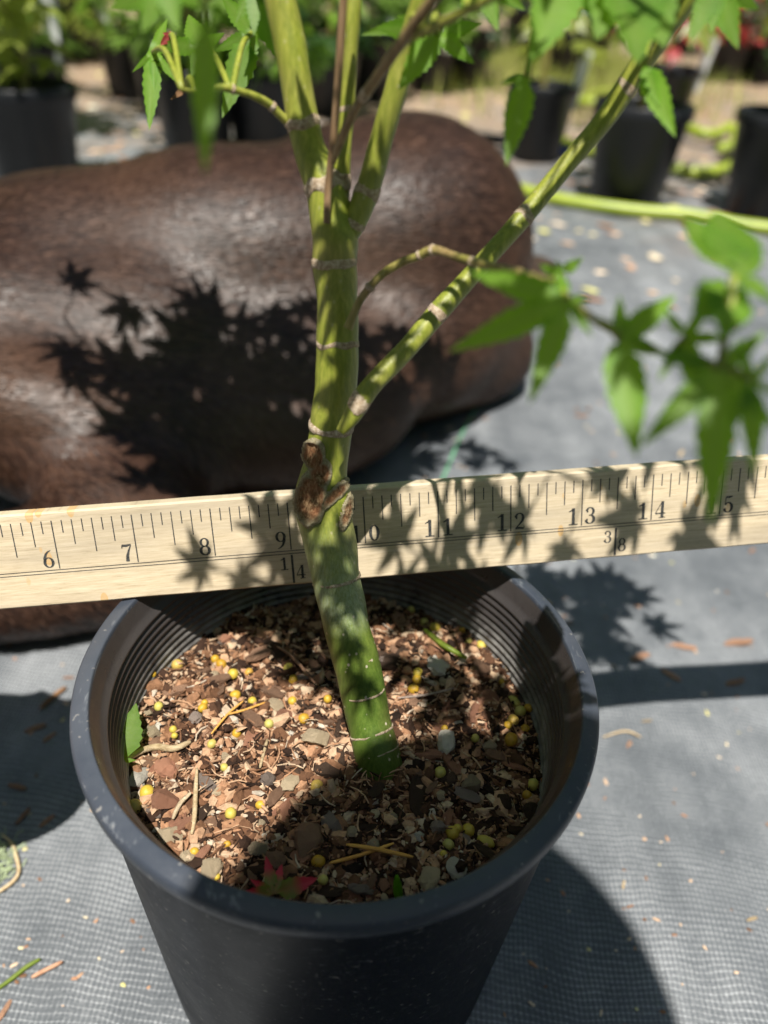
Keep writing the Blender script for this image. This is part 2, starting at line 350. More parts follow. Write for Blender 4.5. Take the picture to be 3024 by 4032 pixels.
def put(name, me, loc, scale, rot=(0, 0, 0)):
    o = bpy.data.objects.new(name, me); COL.objects.link(o); o.location = loc; o.scale = (scale,)*3 if isinstance(scale, (int, float)) else scale; o.rotation_euler = rot; return o

# ---- a palmate leaf: centre, lobe tips (3-D), normal; veins along each lobe, toothed edges
def leaf_geo(c, tips, nrm, width=.23, n=9, fold=.16, droop=0.0, seed=0, sinus=.24):
    rr = random.Random(seed); c = Vector(c); tips = [Vector(t) for t in tips]; nrm = Vector(nrm).normalized()
    L = len(tips); V = [c]; vein = [1.0]; cen = [0.0]; F = []; mx = max((t-c).length for t in tips)
    dirs = [(t-c) for t in tips]
    sin_pts = []
    for i in range(L-1):
        a, b = dirs[i], dirs[i+1]; s = sinus*min(a.length, b.length)*rr.uniform(.85, 1.15)
        bis = a.normalized()+b.normalized()
        if bis.length < .3: bis = nrm.cross(a.normalized())
        sin_pts.append(c+bis.normalized()*s)
    base_l = c+(dirs[0].normalized()-sum((d.normalized() for d in dirs[1:]), Vector())*.10)*.10*dirs[0].length
    base_r = c+(dirs[-1].normalized()-sum((d.normalized() for d in dirs[:-1]), Vector())*.10)*.10*dirs[-1].length
    for i in range(L):
        d = dirs[i]; ln = d.length; ax = d/ln; side = ax.cross(nrm)
        if side.length < .05: side = ax.orthogonal()
        side.normalize(); nn = side.cross(ax).normalized()
        sl = sin_pts[i-1] if i > 0 else base_l; sr = sin_pts[i] if i < L-1 else base_r
        if (sl-sr).dot(side) < 0: side = -side
        wd = width*rr.uniform(.85, 1.15); tw = rr.uniform(-.12, .12)
        mid = []; le = []; re = []
        for kk in range(n+1):
            t = .18+(.82)*kk/n
            bend = -droop*ln*t*t
            p = c+d*t+nn*bend
            ww = wd*ln*(max(0, (1-t))**.85)*(min(1, .40+1.25*t))*1.25
            tooth = (.13 if kk % 2 else -.05)*ww
            mid.append(p)
            f = fold
            le.append(p+side*(ww+tooth)+nn*(f*ww+tw*ww) + ax*(tooth*.3)); re.append(p-side*(ww+tooth)+nn*(f*ww-tw*ww)+ax*(tooth*.3))
        le[0] = sl; re[0] = sr; le[-1] = re[-1] = None
        im = []; il = []; ir = []
        for kk in range(n+1):
            V.append(mid[kk]); vein.append(1.0); cen.append(kk/n); im.append(len(V)-1)
        for kk in range(n):
            V.append(le[kk]); vein.append(0); cen.append(kk/n); il.append(len(V)-1)
        for kk in range(n):
            V.append(re[kk]); vein.append(0); cen.append(kk/n); ir.append(len(V)-1)
        F.append((0, im[0], il[0])); F.append((0, ir[0], im[0]))
        for kk in range(n-1):
            F.append((im[kk], im[kk+1], il[kk+1], il[kk])); F.append((ir[kk], ir[kk+1], im[kk+1], im[kk]))
        F.append((im[n-1], im[n], il[n-1])); F.append((ir[n-1], im[n], im[n-1]))
    return V, F, vein, cen
def leaf_mesh(name, geos, M):
    V = []; F = []; ve = []; ce = []
    for v, f, a, b in geos:
        o = len(V); V += v; F += [tuple(i+o for i in q) for q in f]; ve += a; ce += b
    me = bpy.data.meshes.new(name); me.from_pydata([tuple(p) for p in V], [], F)
    for nm, d in (('vein', ve), ('cen', ce)):
        at = me.attributes.new(nm, 'FLOAT', 'POINT'); at.data.foreach_set('value', d)
    me.materials.append(M); me.polygons.foreach_set('use_smooth', [True]*len(F)); return me
ANG = (-2.25, -1.42, -.72, 0, .72, 1.42, 2.25); LEN = (.42, .72, .95, 1.05, .95, .72, .42)
def gen_leaf(c, axis, nrm, size, seed, droop=.12, lob=7, **k):
    rr = random.Random(seed); c = Vector(c); axis = Vector(axis).normalized(); nrm = Vector(nrm); nrm = (nrm-axis*nrm.dot(axis)).normalized(); sd_ = nrm.cross(axis)
    A = ANG if lob == 7 else ANG[1:6]; LL = LEN if lob == 7 else LEN[1:6]
    tips = [c+(axis*cos(a+rr.uniform(-.08, .08))+sd_*sin(a+rr.uniform(-.08, .08)))*size*l*rr.uniform(.9, 1.1)-nrm*size*droop*l*rr.uniform(.3, 1.6) for a, l in zip(A, LL)]
    return leaf_geo(c, tips, nrm, seed=seed, droop=droop*.6, **k)

# ================================================================== GROUND
def ground_h(x, y):
    h = .006*noise.noise(Vector((x*3.1, y*4.5, 0)))+.0040*noise.noise(Vector((x*15+2, y*4, 4)))+.0012*noise.noise(Vector((x*40+2, y*17, 8)))
    h += .012*exp(-((y-.62-.10*x)/.035)**2)*(1 if x > .05 else exp(-((x-.05)/.2)**2))            # fold in the fabric
    rr = sqrt(x*x+y*y); h *= min(1, max(0, (rr-.05)/.08))
    return h
def sheet(xs, ys, fz):
    V = [(x, y, fz(x, y)) for y in ys for x in xs]; n = len(xs)
    return V, [(j*n+i, j*n+i+1, (j+1)*n+i+1, (j+1)*n+i) for j in range(len(ys)-1) for i in range(n-1)]
def steps(a, b, d): n = max(1, int(round((b-a)/d))); return [a+(b-a)*i/n for i in range(n)]
xs = [-60, -25, -10, -5]+steps(-2.5, -.6, .06)+steps(-.6, .6, .012)+steps(.6, 2.5, .06)+[2.5, 5, 10, 25, 60]
ys = [-30, -10, -4, -2]+steps(-1, -.2, .04)+steps(-.2, 1.0, .012)+steps(1.0, 3, .06)+[3, 4, 6, 10, 20, 40, 90]
tag(link('ground', sheet(xs, ys, ground_h), M_fabric), kind='structure')

# ================================================================== POT
pot = tag(empty('nursery_pot', (0, 0, 0)), 'black plastic nursery pot full of bark soil with the maple sapling', 'pot')
RO = 0.0785
prof = [(.0005, .001), (.0640, .001), (.0662, .0035), (.0746, RIMZ-.0130), (.0753, RIMZ-.0095), (.0757, RIMZ-.0072)]
link('outer_wall', lathe(prof, 160), M_pot, pot)
rimp = [(.0757, RIMZ-.0072), (.0778, RIMZ-.0068), (.0784, RIMZ-.0060), (RO, RIMZ-.0044), (RO, RIMZ-.0030), (.0783, RIMZ-.0020), (.0779, RIMZ-.0014), (.0775, RIMZ-.0011), (.0737, RIMZ-.0002), (.0734, RIMZ-.0002), (.0731, RIMZ-.0006), (.0729, RIMZ-.0016)]
link('rim', lathe(rimp, 160), M_rim, pot)
inn = [(.0729, RIMZ-.0016), (.0724, RIMZ-.003), (.0714, RIMZ-.0065), (.0708, RIMZ-.0080)]
z = RIMZ-.0085; r = .0703
for i in range(9):
    for t in range(6):
        a = t/6*2*pi; inn.append((r-.00055*(1-cos(a)), z-t/6*.0029))
    z -= .0029; r -= .00035
inn += [(r-.0005, z-.002), (r-.012, .02), (.045, .006), (.0005, .005)]
link('inner_wall', lathe(inn, 160), M_potin, pot)

# ================================================================== SOIL
SZ = RIMZ-.0335
def soil_h(x, y):
    rr = sqrt(x*x+y*y)
    h = SZ+.004*noise.noise(Vector((x*38, y*38, 1)))+.0028*noise.noise(Vector((x*110, y*110, 5)))+.0016*noise.noise(Vector((x*300, y*300, 9)))
    h += .003*exp(-((x-.013)**2+(y+.0105)**2)/.0004) + .006*max(0, min(1, (y+.01)/.06))*0
    if rr > .058: h -= (rr-.058)*.12
    return h
n = 240; RS = .0682; V = []; F = []; idx = {}
for i in range(n+1):
    for j in range(n+1):
        x = (-1+2*i/n)*RS; y = (-1+2*j/n)*RS
        if x*x+y*y <= RS*RS*1.0: idx[i, j] = len(V); V.append((x, y, soil_h(x, y)))
for i in range(n):
    for j in range(n):
        q = [(i, j), (i+1, j), (i+1, j+1), (i, j+1)]
        if all(a in idx for a in q): F.append(tuple(idx[a] for a in q))
so = tag(link('potting_soil', (V, F), M_soil), 'crumbly brown bark potting soil filling the black pot', 'soil', kind='stuff')

def crumbs():
    rr = random.Random(3); V = []; F = []
    base = [blob_mesh('t', s, 1, .5, 1.3, 4) for s in range(8)]
    geo = [([v.co.copy() for v in b.vertices], [tuple(p.vertices) for p in b.polygons]) for b in base]
    for b in base: bpy.data.meshes.remove(b)
    for q in range(7800):
        a = rr.uniform(0, 2*pi); r = .0672*sqrt(rr.random()); x, y = r*cos(a), r*sin(a)
        if (x-.013)**2+(y+.0105)**2 < .0085**2: continue
        s = .00045+.0021*rr.random()**3.2
        el = rr.uniform(1.0, 2.6); fl = rr.uniform(.35, 1.0)
        M = Matrix.Translation((x, y, soil_h(x, y)+s*.25)) @ Matrix.Rotation(rr.uniform(0, 6.3), 4, 'Z') @ Matrix.Rotation(rr.gauss(0, .5), 4, 'X') @ Matrix.Rotation(rr.gauss(0, .45), 4, 'Y') @ Matrix.Diagonal((s*el, s, s*fl, 1))
        v, f = geo[rr.randrange(8)]; o = len(V); V += [tuple(M @ p) for p in v]; F += [tuple(i+o for i in t) for t in f]
    for q in range(7000):
        a = rr.uniform(0, 2*pi); r = .0672*sqrt(rr.random()); x, y = r*cos(a), r*sin(a); s = rr.uniform(.0003, .0008)
        if (x-.013)**2+(y+.0105)**2 < .0085**2: continue
        M = Matrix.Translation((x, y, soil_h(x, y)+s*.5+rr.random()**2*.0022)) @ Matrix.Rotation(rr.uniform(0, 6.3), 4, 'Z') @ Matrix.Rotation(rr.uniform(0, 3), 4, 'X') @ Matrix.Diagonal((s*rr.uniform(1, 2.2), s, s*.7, 1))
        v, f = geo[rr.randrange(8)]; o = len(V); V += [tuple(M @ p) for p in v]; F += [tuple(i+o for i in t) for t in f]
    for q in range(1300):                                   # fibres and splinters
        a = rr.uniform(0, 2*pi); r = .066*sqrt(rr.random()); x, y = r*cos(a), r*sin(a); ln = rr.uniform(.002, .009); an = rr.uniform(0, 6.3)
        w_ = rr.uniform(.00012, .0004); z0 = soil_h(x, y)+.0008+rr.random()*.0015; k1 = rr.uniform(-1, 1); lift = rr.uniform(-.3, .4)
        pts = []
        for t in range(4):
            u = t/3-.5; aa = an+k1*u; pts.append((x+cos(aa)*u*ln, y+sin(aa)*u*ln, z0+lift*u*ln))
        v, f = tube(pts, [w_*.6, w_, w_, w_*.5], 4); o = len(V); V += v; F += [tuple(i+o for i in t) for t in f]
    return V, F
tag(link('soil_crumbs', crumbs(), M_crumb, smooth=False), 'small crumbs and fibres of bark covering the potting soil', 'soil', kind='stuff')

Z1 = dict(A=(400, 2300, .5425), B=(1450, 2300, .5124), C=(450, 3050, .5425), D=(1350, 3050, .5425))
def zp(k, x, y): o = Z1[k]; return o[0]+x*o[2], o[1]+y*o[2]
def on_soil(px, py):
    P = at_z(px, py, SZ+.002)
    for _ in range(3): P = at_z(px, py, soil_h(P.x, P.y)+.0015)
    return P
# fertilizer pellets, each a thing
pel = [('A', 550, 595, 45), ('A', 870, 590, 42), ('A', 825, 550, 34), ('A', 955, 660, 42), ('A', 1070, 645, 32), ('A', 1390, 705, 42), ('A', 970, 815, 40), ('A', 1095, 855, 34), ('A', 1385, 855, 36), ('A', 415, 895, 36), ('A', 735, 905, 36), ('A', 748, 865, 26), ('A', 1465, 985, 42), ('A', 1215, 1020, 36), ('A', 980, 1090, 36), ('A', 890, 1335, 32), ('A', 520, 1060, 30), ('A', 465, 665, 28), ('A', 370, 660, 30), ('A', 1355, 615, 38), ('A', 1640, 840, 34), ('A', 530, 1105, 26), ('A', 800, 1165, 34),
 ('B', 510, 345, 44), ('B', 430, 300, 36), ('B', 330, 205, 34), ('B', 765, 440, 34), ('B', 865, 480, 40), ('B', 380, 690, 42), ('B', 372, 742, 40), ('B', 345, 815, 44), ('B', 1025, 755, 26), ('B', 1120, 915, 50), ('B', 1165, 985, 46), ('B', 1230, 960, 36), ('B', 1112, 1055, 46), ('B', 1075, 1090, 36), ('B', 1205, 1120, 38), ('B', 1330, 1070, 38), ('B', 585, 1115, 30), ('B', 820, 1190, 34), ('B', 1095, 1205, 54), ('B', 1390, 1195, 38), ('B', 1400, 1360, 56), ('B', 1265, 1540, 42), ('B', 550, 1455, 46), ('B', 720, 360, 26),
 ('C', 240, 140, 56), ('C', 150, 240, 58), ('C', 845, 290, 46), ('C', 1060, 225, 34), ('C', 820, 510, 28), ('C', 580, 565, 34), ('C', 1470, 95, 52), ('C', 1480, 640, 52), ('C', 1515, 770, 38), ('C', 740, 745, 30), ('C', 548, 115, 32),
 ('D', 793, 432, 52), ('D', 908, 412, 52), ('D', 832, 398, 36), ('D', 765, 513, 42), ('D', 730, 583, 30), ('D', 1035, 495, 58), ('D', 1375, 85, 42), ('D', 1335, 155, 36), ('D', 1440, 330, 32)]
pm = []
for s in range(4):
    bm = bmesh.new(); bmesh.ops.create_icosphere(bm, subdivisions=3, radius=1)
    for v in bm.verts:
        p = v.co; q = p*(1+.07*noise.noise(p*1.4+Vector((s*5, 0, 0))))
        d = (Vector((.25, -.2, .95)).normalized()-p.normalized()).length
        if s % 2 and d < .25: q *= .86+.14*(d/.25)**2
        v.co = q
    me = bpy.data.meshes.new('pellet'); bm.to_mesh(me); bm.free(); me.materials.append(M_pellet); me.polygons.foreach_set('use_smooth', [True]*len(me.polygons)); pm.append(me)
for i, (k, x, y, rp) in enumerate(pel):
    px, py = zp(k, x, y); P = on_soil(px, py); r = rp*Z1[k][2]*depth(P)/FPX*.95
    P.z += r*.32
    sc = (r*1.9, r*.95, r*.9) if (k, x) in (('D', 1035), ('B', 1120)) else (r*R_.uniform(.95, 1.12), r*R_.uniform(.92, 1.02), r)
    if (k, x) == ('D', 1035): sc = (r*1.25, r*.72, r*.7)
    if (k, x) == ('B', 1120): sc = (r*1.25, r*.75, r*.75)
    o = put('fertilizer_pellet', pm[i % 4], P, sc, (R_.uniform(-.3, .3), R_.uniform(-.3, .3), -.5 if k == 'D' else -.9 if x == 1120 else R_.uniform(0, 6)))
    if sc[0] > 1.2*sc[1]: tag(o, 'oblong capsule-shaped yellow fertilizer pellet on the potting soil', 'pellet', 'oblong yellow fertilizer pellets')
    else: tag(o, 'round yellow fertilizer pellet on the potting soil', 'pellet', 'round yellow fertilizer pellets')

# stones and chips that can be told apart
stones = [('C', 160, 60, 78, M_pumice, 'cream'), ('C', 350, 195, 88, M_redbark, 'r'), ('C', 405, 460, 98, M_tanstone, 't'), ('C', 520, 600, 55, M_tanstone, 't'), ('C', 700, 690, 88, M_tanstone, 't'), ('C', 1040, 545, 66, M_tanstone, 't'), ('C', 1410, 480, 122, M_bark, 'b'), ('C', 1570, 370, 96, M_greystone, 'g'), ('C', 1170, 630, 74, M_bark, 'b'), ('C', 1270, 60, 70, M_tanstone, 't'), ('C', 745, 125, 34, M_tanstone, 't'), ('C', 450, 155, 26, M_pumice, 'p'), ('C', 1060, 350, 28, M_tanstone, 't'),
 ('D', 935, 70, 80, M_tanstone, 't'), ('D', 820, 680, 68, M_pumice, 'p'), ('D', 548, 450, 46, M_pumice, 'p'), ('D', 690, 385, 54, M_greystone, 'g'), ('D', 65, 420, 46, M_tanstone, 't'), ('D', 365, 330, 42, M_tanstone, 't'), ('D', 222, 520, 52, M_tanstone, 't'), ('D', 625, 745, 95, M_tanstone, 't'), ('D', 1175, 200, 72, M_darkbark, 'd'), ('D', 1365, 270, 68, M_darkbark, 'd'), ('D', 710, 150, 38, M_tanstone, 't'), ('D', 790, 45, 66, M_darkbark, 'd'), ('D', 300, 890, 28, M_tanstone, 't'), ('D', 232, 285, 40, M_tanstone, 't'), ('D', 1220, 470, 40, M_tanstone, 't'),
 ('B', 600, 1235, 96, M_pumice, 'p'), ('B', 545, 635, 92, M_pumice, 'p'), ('B', 700, 1075, 42, M_pumice, 'p'), ('B', 930, 1240, 52, M_tanstone, 't'), ('B', 1090, 640, 44, M_tanstone, 't'), ('B', 580, 750, 40, M_tanstone, 't'), ('B', 940, 890, 90, M_redbark, 'r'), ('B', 860, 650, 80, M_bark, 'b'), ('B', 170, 610, 90, M_darkbark, 'd'), ('B', 430, 200, 70, M_redbark, 'r'),
 ('A', 1330, 980, 62, M_redbark, 'r'), ('A', 1260, 880, 62, M_tanstone, 't'), ('A', 1040, 750, 56, M_redbark, 'r'), ('A', 380, 1080, 62, M_tanstone, 't'), ('A', 410, 1170, 66, M_bark, 'b'), ('A', 260, 1430, 90, M_pumice, 'p'), ('A', 460, 1340, 86, M_redbark, 'r'), ('A', 905, 400, 44, M_redbark, 'r'), ('A', 820, 660, 38, M_tanstone, 't'), ('A', 1550, 1120, 95, M_tanstone, 't'), ('A', 680, 970, 54, M_greystone, 'g'), ('A', 415, 1035, 34, M_pumice, 'p'), ('A', 1355, 752, 24, M_pumice, 'p'), ('A', 1380, 1090, 28, M_pumice, 'p'), ('A', 900, 1255, 36, M_tanstone, 't'), ('A', 340, 940, 40, M_tanstone, 't'), ('A', 1210, 1420, 60, M_greystone, 'g')]
SN = {'p': ('pumice_stone', 'pale pitted pumice pebble on the potting soil', 'pebble', 'pale pumice pebbles'), 'cream': ('pumice_stone', 'pale pitted pumice pebble on the potting soil', 'pebble', 'pale pumice pebbles'),
      't': ('tan_pebble', 'tan rough pebble on the potting soil', 'pebble', 'tan pebbles'), 'g': ('grey_pebble', 'grey-brown angular pebble on the potting soil', 'pebble', 'grey-brown pebbles'),
      'r': ('bark_chunk', 'reddish brown bark chunk on the potting soil', 'bark', 'reddish bark chunks'), 'b': ('bark_chunk', 'mid-brown bark chunk on the potting soil', 'bark', 'mid-brown bark chunks'), 'd': ('bark_chunk', 'dark brown bark chunk on the potting soil', 'bark', 'dark bark chunks')}
sm = {}
for i, (k, x, y, rp, M, t) in enumerate(stones):
    px, py = zp(k, x, y); P = on_soil(px, py); r = rp*Z1[k][2]*depth(P)/FPX
    key = (M.name, i % 3)
    if key not in sm: sm[key] = blob_mesh('stone', i+11, 3, .35, 1.6, 6, M)
    o = put(SN[t][0], sm[key], P+Vector((0, 0, r*.12)), (r*R_.uniform(1, 1.2), r*R_.uniform(.85, 1.1), r*R_.uniform(.55, .75)), (R_.uniform(-.25, .25), R_.uniform(-.25, .25), R_.uniform(0, 6.3))); tag(o, *SN[t][1:])
# long chips
chips = [('C', 1170, 175, 100, 1.15, M_bark), ('C', 500, 380, 85, .5, M_redbark), ('C', 640, 590, 70, 1.0, M_redbark), ('D', 545, 170, 150, 1.6, M_darkbark), ('D', 1035, 575, 85, -.5, M_darkbark), ('D', 900, 165, 95, -.3, M_greystone), ('B', 985, 1335, 95, -.1, M_bark), ('B', 1130, 1420, 110, -.2, M_redbark), ('A', 1150, 520, 110, .75, M_bark), ('A', 840, 710, 95, .3, M_bark), ('A', 1240, 800, 100, -.5, M_bark), ('A', 1100, 990, 110, -.7, M_bark), ('A', 1020, 340, 70, .1, M_redbark), ('A', 540, 790, 90, .3, M_bark), ('C', 700, 1000, 10, 0, M_bark), ('D', 130, 850, 95, .05, M_greystone), ('C', 1540, 870, 110, .0, M_darkbark), ('D', 240, 130, 80, 1.0, M_darkbark), ('D', 200, 800, 70, 1.1, M_bark), ('D', 640, 110, 60, .9, M_bark), ('C', 1480, 220, 90, .2, M_darkbark)]
cm = {}
for i in range(4):
    for M in (M_bark, M_redbark, M_darkbark, M_greystone): cm[M.name, i] = bark_mesh('chip', i*7+3, M)
CL = {'bark_chip': ('mid-brown bark splinter lying on the potting soil', 'mid-brown bark splinters'), 'red_bark': ('reddish bark splinter lying on the potting soil', 'reddish bark splinters'), 'dark_bark': ('dark brown bark splinter lying on the potting soil', 'dark bark splinters'), 'grey_stone': ('weathered grey bark splinter lying on the potting soil', 'weathered grey bark splinters')}
def chip(P, half, ang, M, i):
    o = put('bark_splinter', cm[M.name, i % 4], P, (half, half*R_.uniform(.8, 1.15), half*R_.uniform(.6, .95)), (R_.gauss(0, .22), R_.gauss(0, .18), ang)); tag(o, CL[M.name][0], 'bark', CL[M.name][1])
for i, (k, x, y, hp, ang, M) in enumerate(chips):
    if hp < 20: continue
    px, py = zp(k, x, y); P = on_soil(px, py); chip(P+Vector((0, 0, .0012)), hp*Z1[k][2]*depth(P)/FPX, ang, M, i)
taken = [(o.location.x, o.location.y) for o in COL.objects if o.name.startswith(('fertilizer', 'pumice', 'tan_p', 'grey_p'))]
cnt = 0
for i in range(900):
    a = R_.uniform(0, 2*pi); r = .064*sqrt(R_.random()); x, y = r*cos(a), r*sin(a)
    if (x-.013)**2+(y+.0105)**2 < .012**2 or any((x-p)**2+(y-q)**2 < .0036**2 for p, q in taken): continue
    M = R_.choices([M_bark, M_redbark, M_darkbark, M_greystone], [5, 4, 3, 1])[0]
    chip(Vector((x, y, soil_h(x, y)+.0008)), .0018+.0046*R_.random()**1.5, R_.uniform(0, 6.3), M, i); cnt += 1
    if cnt >= 190: break

def strand(name, pts, w_, M, label, cat, group=None, lift=.002, seg=6, taper=.5, surf=on_soil):
    P = [surf(*p)+Vector((0, 0, lift)) for p in pts]; c = catmull(P, 6); w_ = w_*depth(P[0])/FPX/2
    o = link(name, tube(c, [w_*(1-taper*abs(2*i/(len(c)-1)-1)**3) for i in range(len(c))], seg, .15), M); return tag(o, label, cat, group)
strand('twig', [(498, 3010), (560, 2972), (620, 2956), (690, 2962), (753, 2935)], 30, M_straw, 'pale bent twig lying below the upright green leaf on the soil', 'twig')
strand('straw', [(778, 3040), (772, 3150), (768, 3230), (757, 3300)], 19, M_straw, 'upright-lying jointed dry straw crossing a pale strip on the soil', 'straw')
strand('straw', [(754, 3137), (712, 3180), (683, 3240)], 18, M_tanstone, 'short cream curved strip on the soil beside the long dry straw', 'straw')
strand('straw', [(1054, 2925), (1024, 3040)], 14, M_straw, 'short straight beige straw on the soil left of the trunk', 'straw')
strand('pine_needle', [(834, 2905), (900, 2826), (960, 2775)], 10, M_needle, 'thin orange pine needle forked with another behind the grey dust', 'needle')
strand('pine_needle', [(890, 2830), (960, 2812), (1048, 2780)], 10, M_needle, 'thin orange pine needle pointing at the cream pebble', 'needle')
strand('pine_needle', [(1296, 3418), (1420, 3385), (1548, 3340)], 16, M_needle, 'orange pine needle lying underneath another at the front of the soil', 'needle', lift=.0025)
strand('pine_needle', [(1362, 3356), (1480, 3374), (1622, 3405)], 17, M_needle, 'orange pine needle crossing over another at the front of the soil', 'needle', lift=.004)
strand('green_twig', [(1668, 2500), (1740, 2560), (1834, 2614)], 22, M_leafyel, 'yellow-green stem piece lying on the soil behind the trunk', 'twig', lift=.003)
strand('twig', [(1563, 2771), (1680, 2758), (1783, 2732)], 10, M_greystone, 'thin grey twig on the soil right of the trunk', 'twig', lift=.003)
strand('twig', [(1240, 2705), (1150, 2600), (1090, 2560)], 14, M_bark, 'thin brown twig in shade behind the trunk', 'twig')
# sprout, fallen leaf piece, red leaf
sp = [at_z(1570, 3535, SZ+.001), at_z(1566, 3500, SZ+.004), at_z(1562, 3446, SZ+.011)]
o = link('green_sprout', tube(catmull(sp, 5), [.0011, .0012, .0012, .0013, .0013, .0013, .0012, .0011, .0009, .0006, .0002], 8), M_leaf); tag(o, 'tiny green sprout standing at the front edge of the soil', 'sprout')
c = at_z(486, 2994, SZ+.004); t = at_z(536, 2768, SZ+.010)
g = leaf_geo(c, [c+Vector((-.003, .001, .0005)), t, c+Vector((.004, .0, .0005))], (-fwd*.6+Vector((0, 0, .8))), .27, 12, .06, 0, 5)
tag(link('fallen_leaf', leaf_mesh('leaf', [g], M_leaf), None), 'single upright green leaf lobe leaning on the inside of the pot', 'leaf')
c = at_z(1078, 3520, SZ+.008)
g = leaf_geo(c, [at_z(955, 3512, SZ+.012), at_z(985, 3462, SZ+.012), at_z(1046, 3368, SZ+.012), at_z(1110, 3400, SZ+.011), at_z(1250, 3457, SZ+.012)], (0, -.5, 1), .24, 11, .12, .05, 3, .32)
tag(link('fallen_leaf', leaf_mesh('leaf', [g], M_leafred), None), 'crimson fallen maple leaf with a green heart at the front of the soil', 'leaf')

# ================================================================== YARDSTICK
U = Vector((0.98518, 0.15883, 0.06481)).normalized(); Vv = Vector((-0.11082, 0.30088, 0.94720)).normalized(); Nn = U.cross(Vv).normalized()
if Nn.y > 0: Nn = -Nn
ISC = .968; P10 = Vector((0.00588, 0.04052, RIMZ)); P10 = CAM+(P10-CAM)*ISC        # left side of the bottom edge rests on the rim
st = tag(empty('yardstick', P10), 'pale wooden yardstick with black inch marks standing on the pot rim', 'yardstick')
MS = Matrix((U, -Nn, Vv)).transposed().to_4x4(); st.matrix_world = Matrix.Translation(P10) @ MS @ Matrix.Scale(ISC, 4)    # local x along, y back, z up
IN = .0254; SH = .0328; TH = .0056
def stick_body():
    V = []; F = []; n = 181; x0 = -10*IN; x1 = 26*IN
    pr = [(0.0007, 0), (0, .0006), (0, SH-.0006), (.0007, SH), (TH-.0007, SH), (TH, SH-.0006), (TH, .0006), (TH-.0007, 0)]
    for i in range(n):
        x = x0+(x1-x0)*i/(n-1); j = .00016*noise.noise(Vector((x*60, 1, 2)))
        for a, b in pr: V.append((x, a, b+(j if b < .01 else .00022*noise.noise(Vector((x*80, 5, 2))))))
    for i in range(n-1):
        for q in range(8): F.append((i*8+q, i*8+(q+1) % 8, (i+1)*8+(q+1) % 8, (i+1)*8+q))
    F.append(tuple(range(7, -1, -1))); F.append(tuple((n-1)*8+q for q in range(8))); return V, F
link('stick_body', stick_body(), M_wood, st, smooth=False)
YO = -.00006
def flat(x, z0, z1, w_): return [(x-w_/2, YO, z0), (x+w_/2, YO, z0), (x+w_/2, YO, z1), (x-w_/2, YO, z1)], [(0, 1, 2, 3)]
VT, VB = .0298, .0131
tk = []; ik = []
for i in range(1, 36*8):
    x = (i/8-10)*IN; L = {0: 1.0, 4: .70, 2: .515, 6: .515}.get(i % 8, .26)*(VT-VB)
    (ik if i % 8 == 0 else tk).append(flat(x, VT-L, VT, .00040 if i % 8 == 0 else .00036))
link('fraction_ticks', join(tk), M_ink, st, False); [link('inch_mark', g_, M_ink, st, False) for g_ in ik]
for zz in (.01255, .01150): link('ruled_line', ([(-10*IN, YO, zz), (26*IN, YO, zz), (26*IN, YO, zz+.00028), (-10*IN, YO, zz+.00028)], [(0, 1, 2, 3)]), M_ink, st, False)
def arc(cx, cy, rx, ry, a0, a1, w0, w1, n=18):
    return [(cx+rx*cos(a0+(a1-a0)*i/n), cy+ry*sin(a0+(a1-a0)*i/n), w0+(w1-w0)*abs(cos(a0+(a1-a0)*i/n))**1.4) for i in range(n+1)]
def ball(x, y, r): return [(x-r*.7, y, r*.9), (x-r*.3, y, r*1.9), (x+r*.3, y, r*1.9), (x+r*.7, y, r*.9)]
G = {
 '0': [arc(.3, .5, .21, .44, 0, 2*pi, .055, .175, 30)],
 '1': [[(.32, 0, .17), (.32, 1, .17)], [(.06, .80, .06), (.20, .86, .08), (.32, .96, .09)], [(.06, .03, .07), (.58, .03, .07)]],
 '2': [arc(.29, .70, .21, .26, pi*.98, 0, .06, .15, 14)+[(.46, .52, .14), (.30, .32, .09), (.10, .10, .05)], ball(.12, .70, .08), [(.06, .08, .12), (.30, .10, .14), (.54, .06, .10)], [(.54, .06, .05), (.56, .22, .04)]],
 '3': [arc(.27, .735, .20, .225, pi*.95, -pi*.48, .06, .15, 14), arc(.27, .27, .23, .25, pi*.48, -pi*.95, .06, .17, 16), ball(.12, .74, .07), ball(.10, .24, .08), [(.2, .51, .05), (.3, .51, .05)]],
 '4': [[(.40, .98, .05), (.03, .29, .05)], [(.02, .275, .08), (.62, .275, .08)], [(.43, 0, .17), (.43, 1, .17)], [(.25, .025, .06), (.62, .025, .06)]],
 '5': [[(.12, .93, .10), (.32, .93, .13), (.50, .96, .07)], [(.11, .95, .05), (.10, .50, .05)], arc(.28, .31, .23, .29, pi*.80, -pi*.92, .06, .17, 18), ball(.11, .20, .08)],
 '6': [arc(.31, .30, .21, .27, 0, 2*pi, .05, .15, 26), [(.12, .34, .14), (.13, .55, .15), (.22, .78, .12), (.36, .92, .08), (.50, .98, .03)]],
 '7': [[(.06, .76, .04), (.09, .94, .08)], [(.08, .92, .13), (.30, .90, .15), (.55, .96, .06)], [(.54, .93, .05), (.40, .62, .10), (.30, .32, .16), (.28, 0, .19)]],
 '8': [arc(.3, .735, .185, .225, 0, 2*pi, .055, .135, 26), arc(.3, .27, .225, .25, 0, 2*pi, .055, .16, 26)],
}
G['9'] = [[(.60-x, 1-y, w_) for x, y, w_ in s] for s in G['6']]
